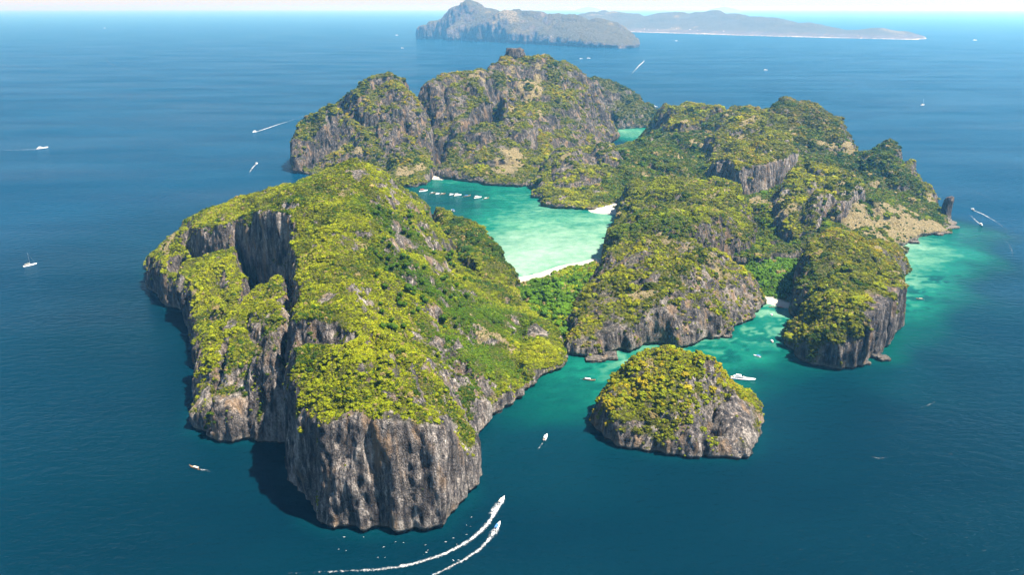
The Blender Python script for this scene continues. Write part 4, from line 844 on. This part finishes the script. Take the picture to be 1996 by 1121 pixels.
def block(x0, x1, b0, b1, z0, z1, mat, name, fr=0.0, rr=0.0, top=.86):   # a cabin block: raked front and rear, narrower top
    h = z1 - z0
    V = [(x0, -b0, z0), (x0, b0, z0), (x1, b1, z0), (x1, -b1, z0), (x0 + rr * h, -b0 * top, z1), (x0 + rr * h, b0 * top, z1), (x1 - fr * h, b1 * top, z1), (x1 - fr * h, -b1 * top, z1)]
    m = (np.array(V[4]) + np.array(V[6])) / 2 + np.array([0, 0, .06 * h]); V.append(tuple(m))
    F3 = [(0, 1, 5, 4), (1, 2, 6, 5), (2, 3, 7, 6), (3, 0, 4, 7), (4, 5, 8, 8), (5, 6, 8, 8), (6, 7, 8, 8), (7, 4, 8, 8)]
    me = bpy.data.meshes.new(name); me.from_pydata(V, [], [tuple(dict.fromkeys(f)) for f in F3]); me.materials.append(mat); me.update(); return me
def pole(a, b, r, mat, name, r1=None):
    a, b = Vector(a), Vector(b); q = (b - a).to_track_quat('Z', 'Y'); V, F = [], []
    for c, rr in ((a, r), (b, r1 or r)):
        for i in range(6): V.append(c + q @ Vector((rr * math.cos(i * 1.0472), rr * math.sin(i * 1.0472), 0)))
    F = [(i, (i + 1) % 6, 6 + (i + 1) % 6, 6 + i) for i in range(6)] + [tuple(range(6))[::-1], tuple(range(6, 12))]
    me = bpy.data.meshes.new(name); me.from_pydata(V, [], F); me.materials.append(mat); me.update(); return me
def boat(kind, name, label, bow, stern, cat='boat', group=None, L=None, canvas=None, trim=0.0):
    a, b = at(*bow), at(*stern); d = a - b; ln = float(np.hypot(d[0], d[1])); L = L or max(7.0, ln)
    e = bpy.data.objects.new(name, None); C.objects.link(e); e.location = (a + b) / 2; e.rotation_euler = (0, -trim, math.atan2(d[1], d[0])); e.empty_display_size = .1
    tag(e, label, cat, group); canvas = canvas or M_WHITE
    if kind == 'speed':
        B = L * .28; h = link('hull', hull_mesh(L, B, L * .09, L * .13, M_WHITE), e)
        link('deck', block(-.40 * L, .18 * L, B * .36, B * .33, L * .085, L * .10, M_DECK if canvas is M_WHITE else M_GREY, 'deck'), e)
        link('foredeck', block(.14 * L, .44 * L, B * .38, B * .10, L * .10, L * .15, M_WHITE, 'foredeck', .5), e)
        link('windscreen', block(.09 * L, .17 * L, B * .34, B * .30, L * .10, L * .19, M_GLASS, 'windscreen', .8), e)
        c = link('canopy', block(-.30 * L, .14 * L, B * .40, B * .38, L * .24, L * .262, canvas, 'canopy'), e)
        for sx in (-.28, .10):
            for sy in (-1, 1): link('canopy_post', pole((sx * L, sy * B * .34, L * .09), (sx * L, sy * B * .34, L * .24), L * .006, M_METAL, 'canopy_post'), e)
        for sy in (-.22, .22): link('engine', block(-.51 * L, -.45 * L, B * .09, B * .09, L * .03, L * .15, M_ENGINE, 'engine', .1, .1), e).location.y = sy * B
    elif kind == 'long':
        B = L * .17; link('hull', hull_mesh(L, B, L * .055, L * .17, M_WOOD, stern=.5), e)
        link('prow', pole((.50 * L, 0, L * .12), (.60 * L, 0, L * .24), L * .02, M_WOOD, 'prow', L * .006), e)
        link('canopy', block(-.30 * L, .18 * L, B * .50, B * .46, L * .17, L * .19, canvas, 'canopy', top=.7), e)
        for sx in (-.27, .15):
            for sy in (-1, 1): link('canopy_post', pole((sx * L, sy * B * .40, L * .05), (sx * L, sy * B * .42, L * .17), L * .006, M_WOOD, 'canopy_post'), e)
        link('engine', block(-.46 * L, -.38 * L, B * .16, B * .16, L * .06, L * .13, M_ENGINE, 'engine'), e); link('propeller_shaft', pole((-.44 * L, 0, L * .09), (-.72 * L, 0, -.01 * L), L * .008, M_METAL, 'propeller_shaft'), e)
    elif kind == 'yacht':
        B = L * .22; link('hull', hull_mesh(L, B, L * .06, L * .10, M_WHITE), e)
        link('hull_stripe', block(-.40 * L, .28 * L, B * .503, B * .44, L * .030, L * .048, M_BLUE, 'hull_stripe', top=1.0), e)
        s = link('saloon', block(-.34 * L, .20 * L, B * .40, B * .30, L * .06, L * .125, M_WHITE, 'saloon', 1.2, .1), e)
        link('saloon_window', block(-.30 * L, .165 * L, B * .405, B * .325, L * .082, L * .108, M_GLASS, 'saloon_window', .8, .1, .97), s)
        link('aft_deck', block(-.445 * L, -.34 * L, B * .38, B * .38, L * .055, L * .066, M_DECK, 'aft_deck'), e)
        f = link('flybridge', block(-.28 * L, .06 * L, B * .33, B * .27, L * .125, L * .155, M_WHITE, 'flybridge', 1.0), e)
        link('flybridge_screen', block(.0 * L, .06 * L, B * .27, B * .22, L * .15, L * .172, M_GLASS, 'flybridge_screen', 1.2), f)
        link('hardtop', block(-.24 * L, -.02 * L, B * .30, B * .28, L * .195, L * .203, M_WHITE, 'hardtop'), e)
        for sx in (-.22, -.04):
            for sy in (-1, 1): link('hardtop_post', pole((sx * L, sy * B * .24, L * .15), (sx * L, sy * B * .24, L * .196), L * .004, M_METAL, 'hardtop_post'), e)
        link('radar_mast', pole((-.13 * L, 0, L * .20), (-.16 * L, 0, L * .26), L * .006, M_WHITE, 'radar_mast', L * .003), e)
        link('bow_rail', pole((.30 * L, 0, L * .12), (.52 * L, 0, L * .135), L * .004, M_METAL, 'bow_rail'), e)
    elif kind == 'sail':
        B = L * .27; link('hull', hull_mesh(L, B, L * .075, L * .10, M_WHITE, stern=.7), e)
        k = link('cabin', block(-.10 * L, .22 * L, B * .26, B * .18, L * .08, L * .12, M_CREAM, 'cabin', .8), e); link('cabin_window', block(-.06 * L, .17 * L, B * .262, B * .195, L * .092, L * .106, M_GLASS, 'cabin_window', .4), k)
        link('cockpit', block(-.38 * L, -.12 * L, B * .24, B * .26, L * .070, L * .085, M_DECK, 'cockpit'), e)
        m = link('mast', pole((.08 * L, 0, L * .09), (.08 * L, 0, L * 1.15), L * .012, M_METAL, 'mast', L * .008), e); link('forestay', pole((.08 * L, 0, L * 1.1), (.50 * L, 0, L * .12), L * .004, M_METAL, 'forestay'), m)
        bm_ = link('boom', pole((.08 * L, 0, L * .20), (-.34 * L, 0, L * .19), L * .010, M_METAL, 'boom'), e); link('furled_sail', pole((.06 * L, 0, L * .215), (-.32 * L, 0, L * .205), L * .022, M_CREAM, 'furled_sail', L * .014), bm_)
    return e
M_FOAM = None
def foam_material():
    t = NT('white_foam'); p = t.pos(); f = t.noise(p, 0.40, 6, 0.75); g = t.noise(p, 0.12, 3, .5)
    t.b.inputs['Base Color'].default_value = (0.66, 0.68, 0.68, 1); t.b.inputs['Roughness'].default_value = .8
    a = t.math('ADD', t.attr('dens'), t.math('MULTIPLY', t.math('SUBTRACT', t.math('ADD', t.math('MULTIPLY', f, .65), t.math('MULTIPLY', g, .35)), .5), 3.2))
    t.l(t.rng(a, 0.45, 1.35, 0, .85), t.b.inputs['Alpha']); return t.m
M_FOAM = foam_material()
def wake(label, path, widths, dens, name='boat_wake', cat='wake', group=None, churn=0.4, arms=None):
    P = np.array([at(x, y)[:2] for x, y in path]); t = np.linspace(0, 1, len(P)); tt = np.linspace(0, 1, 90)
    # smooth path
    X_, Y_ = np.interp(tt, t, P[:, 0]), np.interp(tt, t, P[:, 1])
    for _ in range(14): X_[1:-1] = (X_[:-2] + 2 * X_[1:-1] + X_[2:]) / 4; Y_[1:-1] = (Y_[:-2] + 2 * Y_[1:-1] + Y_[2:]) / 4
    wd = .8 * np.interp(tt, np.linspace(0, 1, len(widths)), widths); de = np.interp(tt, np.linspace(0, 1, len(dens)), dens)
    tx, ty = np.gradient(X_), np.gradient(Y_); ln = np.hypot(tx, ty) + 1e-9; nx, ny = -ty / ln, tx / ln
    V, D = [], []; m = 13; sd = len(path) * 7 + int(path[0][0])
    for j in range(m):
        o = (j / (m - 1) - .5) * 2
        wob = .8 * n2(tt * 31, np.full(90, j * .37 + sd)); xx = X_ + nx * wd * (o + wob * .2 * abs(o)); yy = Y_ + ny * wd * (o + wob * .2 * abs(o))
        bumpz = churn * np.maximum(0, n2(xx / 1.7, yy / 1.7, 9)) * (1 - o * o)
        V.append(np.stack([xx, yy, .12 + bumpz], 1)); D.append(de * (1 - abs(o) ** 1.5) + (.0))
    V = np.concatenate(V); D = np.concatenate(D); idx = np.arange(m * 90).reshape(m, 90)
    F = np.stack([idx[:-1, :-1], idx[:-1, 1:], idx[1:, 1:], idx[1:, :-1]], -1).reshape(-1, 4)
    o = link(name, np_mesh(name, V, F, M_FOAM, True, dict(dens=D))); return tag(o, label, cat, group)

# the two boats racing past the nearest cliff, with bow spray
boat('speed', 'speedboat', 'upper of two white speedboats racing past the nearest cliff', (985, 968), (969, 990), L=14, trim=.05, canvas=M_CREAM)
wake('long curling white wake behind the upper racing speedboat', [(980, 976), (965, 1000), (945, 1030), (915, 1055), (870, 1080), (800, 1103), (730, 1112), (640, 1116), (560, 1119)], [1.6, 4.2, 5.0, 4.2, 4.2, 4, 3.4, 3, 2.4], [1.1, 1.1, 1.0, .95, .9, .85, .7, .5, .25], churn=.7)
wake('white bow spray around the upper racing speedboat', [(984, 972), (974, 982), (962, 1000), (952, 1012)], [1.4, 7.0, 8.2, 7.0], [.9, 1.1, .75, .2], name='bow_spray', cat='spray', churn=.8)
boat('speed', 'speedboat', 'lower of two white speedboats racing past the nearest cliff', (976, 1018), (962, 1040), L=13.5, trim=.05, canvas=M_BLUE)
wake('white wake curving behind the lower racing speedboat', [(971, 1026), (958, 1046), (938, 1070), (905, 1092), (870, 1110), (835, 1126)], [1.5, 3.8, 3.6, 3.2, 3.0, 2.6], [1.1, 1.0, .9, .85, .75, .6], churn=.7)
wake('white bow spray around the lower racing speedboat', [(975, 1022), (967, 1032), (957, 1048), (950, 1058)], [1.3, 6.2, 7.0, 6.0], [.9, 1.05, .7, .2], name='bow_spray', cat='spray', churn=.8)
boat('long', 'longtail_boat', 'small longtail boat under way left of the nearest cliff', (372, 911), (391, 917), canvas=M_CREAM)
wake('short white wake of the longtail boat left of the cliff', [(388, 916), (402, 917), (415, 923)], [1.5, 2.6, 2.2], [1.0, .8, .25])
boat('speed', 'motorboat', 'white motorboat lying alone between the nearest cliff and the islet', (1068, 845), (1058, 865), L=14)
wake('faint white foam behind the lone motorboat', [(1058, 864), (1052, 872), (1046, 880)], [1.2, 1.6, 1.4], [.75, .5, .2])
boat('yacht', 'motor_yacht', 'large white motor yacht anchored beside the islet', (1468, 742), (1422, 737), 'yacht')
boat('long', 'longtail_boat', 'longtail boat drifting left of the islet', (1158, 743), (1136, 740), canvas=M_WHITE)
boat('speed', 'motorboat', 'small white motorboat in the channel nearest the bushy bluff', (1502, 662), (1508, 671), L=10)
boat('speed', 'motorboat', 'white and blue motorboat in mid channel above the yacht', (1468, 693), (1486, 698), L=11, canvas=M_BLUE)
boat('speed', 'motorboat', 'tiny pale boat in the shallows of the channel below the beach', (1502, 612), (1506, 617), L=8)
boat('long', 'longtail_boat', 'left of two dark longtail boats pulled up to the cove beach', (1500, 599), (1510, 600), L=10, canvas=M_WOOD)
boat('long', 'longtail_boat', 'right of two dark longtail boats pulled up to the cove beach', (1516, 599), (1527, 601), L=11, canvas=M_RED)
boat('long', 'longtail_boat', 'pale boat anchored over the reef right of the bluff', (1788, 583), (1799, 584), L=11, canvas=M_CREAM)
# the line of boats across the lagoon mouth
row = ['large red and white boat first from the left in the row across the lagoon', 'second boat from the left in the lagoon row', 'third boat from the left in the lagoon row', 'fourth boat from the left in the lagoon row under a cream canopy', 'fifth boat from the left in the lagoon row', 'long white sixth boat from the left in the lagoon row', 'seventh boat from the left in the lagoon row', 'long white eighth boat from the left in the lagoon row', 'last boat at the right end of the lagoon row']
for lb, (x0, x1, y, kd, cv) in zip(row, ((816, 832, 373, 'speed', M_RED), (838, 847, 377, 'long', M_WHITE), (848, 856, 378.5, 'speed', M_WHITE), (857, 867, 379, 'long', M_CREAM), (875, 883, 380, 'speed', M_WHITE), (884, 898, 381.5, 'speed', M_WHITE), (903, 916, 383, 'long', M_BLUE), (923, 937, 386, 'speed', M_WHITE), (942, 952, 387.5, 'long', M_WHITE))):
    boat(kd, 'longtail_boat' if kd == 'long' else 'tour_boat', lb, (x1, y - 1), (x0, y + .6), group='boats moored in a row across the lagoon', canvas=cv)
boat('speed', 'tour_boat', 'blue and white boat alone in the dark lagoon water', (878, 409), (889, 414), canvas=M_BLUE, L=18)
boat('speed', 'tour_boat', 'white boat half hidden behind the headland edge in the lagoon', (848, 425), (853, 431), L=16)
# open sea, left
boat('yacht', 'cruise_boat', 'white cruiser heading right on the open sea at the left edge', (92, 288), (70, 291))
wake('thin white wake trailing the cruiser at the left edge', [(70, 291), (50, 291.5), (25, 292), (-10, 292.5)], [4, 4, 3.4, 2.6], [1.0, .9, .7, .45])
boat('sail', 'sailing_boat', 'white sailing boat with bare mast on the sea at far left', (71, 515), (43, 521), 'sailing boat', L=24)
boat('speed', 'speedboat', 'fast boat heading left toward the open sea beside the far dome', (492, 258), (500, 256), L=22)
wake('straight white wake behind the fast boat left of the dome', [(498, 257), (520, 250), (540, 243), (560, 237), (590, 226), (620, 214)], [5, 9, 8, 6, 5, 4], [1.1, 1.1, 1.0, .6, .42, .25])
boat('speed', 'speedboat', 'fast boat heading toward the far dome', (503, 318), (497, 321), L=18)
wake('short white wake behind the boat heading toward the dome', [(499, 320), (493, 326), (488, 333), (485, 340)], [3.2, 5, 4.5, 3.4], [1.0, .95, .7, .3])
# open sea, right
boat('speed', 'speedboat', 'upper of two fast boats passing the right tip', (1892, 407), (1900, 411), L=15)
wake('long white wake behind the upper boat off the right tip', [(1898, 410), (1915, 417), (1935, 428), (1950, 438), (1965, 450)], [3, 4, 3.2, 2.8, 2.2], [1.1, 1.0, .7, .5, .25])
boat('speed', 'speedboat', 'lower of two fast boats passing the right tip', (1916, 441), (1909, 436), L=15)
wake('white wake behind the lower boat off the right tip', [(1911, 437), (1902, 430), (1894, 422), (1888, 417)], [3, 3.6, 3.0, 2.2], [1.0, .9, .7, .35])
wake('broken old wake fading at the right edge', [(1955, 463), (1966, 475), (1973, 490), (1974, 503)], [2.2, 2.8, 3.0, 2.6], [.35, .48, .45, .3])
wake('faint curved wake line above the right boats', [(1880, 365), (1910, 378), (1950, 397), (1985, 412)], [1.5, 2.0, 2.0, 1.5], [.30, .42, .40, .25])
boat('sail', 'sailing_boat', 'small sailing boat far out on the right', (1803, 204), (1793, 205), 'sailing boat', L=30)
boat('speed', 'speedboat', 'fast boat between the rear hill and the far cliffs', (1258, 116), (1252, 121), L=30)
wake('white wake behind the boat near the far cliffs', [(1255, 119), (1246, 127), (1236, 138), (1228, 148)], [11, 14, 11, 8], [1.1, 1.0, .6, .35])
boat('yacht', 'cruise_boat', 'white boat beside the right end of the rear hill', (1284, 209), (1270, 207), L=34)
wake('thin wake beside the rear hill', [(1276, 208), (1266, 205), (1256, 202)], [4, 4, 3], [.9, .7, .3])
for lb, x, y, l in (('tiny white boat alone on the right side sea above the ridge', 1492, 136, 36), ('tiny white boat above the left side of the far hilltop', 784, 93, 40), ('distant white boat left of the far cliffs', 773, 68, 60), ('distant white boat alone near the upper left haze', 204, 54, 70),
                    ('distant white boat on the far right near the horizon', 1900, 78, 90), ('left of two tiny boats below the far cliffs', 1132, 114, 34), ('right of two tiny boats below the far cliffs', 1147, 113, 40), ('distant boat running below the long low island', 1318, 79, 50)):
    boat('yacht', 'distant_boat', lb, (x + 5, y), (x - 5, y + .3), L=l)
wake('distant wake below the long low island', [(1310, 78.5), (1322, 80), (1336, 82)], [13, 15, 9], [1., .9, .4])
wake('pale curved streak of foam on the upper left sea', [(205, 112), (212, 122), (228, 130), (250, 134)], [9, 14, 14, 9], [.34, .44, .44, .3], name='foam_streak', cat='foam')
wake('small foam streak on the dark water at lower right', [(1698, 891), (1712, 894), (1728, 893)], [.9, 1.3, .9], [.55, .65, .4], name='foam_streak', cat='foam')
wake('tiny white foam fleck right of the small foam streak', [(1849, 885), (1856, 886)], [.7, .7], [.8, .7], name='foam_streak', cat='foam')
wake('thin foam streak below the bluff on the right sea', [(1790, 798), (1810, 790), (1826, 782)], [1.0, 1.6, 1.2], [.4, .5, .3], name='foam_streak', cat='foam')
# flecks of foam under the nearest cliff: uncountable
rng = np.random.default_rng(5); V, F, D = [], [], []
for _ in range(26):
    px, py = (rng.uniform(660, 900), rng.uniform(1045, 1098)) if rng.random() < .75 else (rng.uniform(900, 960), rng.uniform(1000, 1060))
    c = at(px, py); l, b = rng.uniform(.3, 1.3), rng.uniform(.08, .22); s = len(V); an = rng.normal(.25, .2)
    for i in range(6):
        q = i * 1.0472; u, v = l * math.cos(q), b * math.sin(q); V.append((c[0] + u * math.cos(an) - v * math.sin(an), c[1] + u * math.sin(an) + v * math.cos(an), .1))
    F += [(s, s + 1, s + 2, s + 3), (s, s + 3, s + 4, s + 5)]
o = link('foam_flecks', np_mesh('foam_flecks', V, F, M_WHITE, False)); tag(o, 'scattered white flecks of foam under the nearest cliff', None, None, 'stuff')

# ------------------------------------------------------------------ houses along the far beach
M_WALL = plain('white_wall', (0.72, 0.70, 0.66), .8); M_ROOF = plain('pale_roof', (0.5, 0.42, 0.36), .8)
wv = [(-1, -.7, 0), (1, -.7, 0), (1, .7, 0), (-1, .7, 0), (-1, -.7, .8), (1, -.7, .8), (1, .7, .8), (-1, .7, .8)]
HW = np_mesh('wall', wv, [(0, 1, 5, 4), (1, 2, 6, 5), (2, 3, 7, 6), (3, 0, 4, 7)], M_WALL, False)
HR = bpy.data.meshes.new('roof'); HR.from_pydata([(-1.1, -.8, .78), (1.1, -.8, .78), (1.1, .8, .78), (-1.1, .8, .78), (-1.1, 0, 1.25), (1.1, 0, 1.25)], [], [(0, 1, 5, 4), (2, 3, 4, 5), (1, 2, 5), (3, 0, 4)]); HR.materials.append(M_ROOF); HR.update()
Lj = LAND['low_island']; pjx, pjy = project(Lj['V'])
hp = [(1282,58),(1290,56),(1298,53),(1303,57),(1309,52),(1314,58),(1319,55),(1325,50),(1331,57),(1338,58),(1345,57),(1352,56),(1360,58),(1372,60),(1390,61),(1410,61),(1440,63),(1480,65),(1255,57),(1265,58)]
for i, (px, py) in enumerate(hp):
    j = np.argmin((pjx - px) ** 2 + (pjy - py) ** 2 + (Lj['N'][:, 2] < .3) * 50)
    e = bpy.data.objects.new('house', None); C.objects.link(e); e.location = Lj['V'][j] - np.array([0, 0, 3]); s = random.uniform(8, 15); e.scale = (s, s, s); e.rotation_euler = (0, 0, random.uniform(-.5, .5))
    tag(e, 'tiny pale house above the beach of the long low island', 'house', 'houses on the long low island'); link('wall', HW, e); link('roof', HR, e)
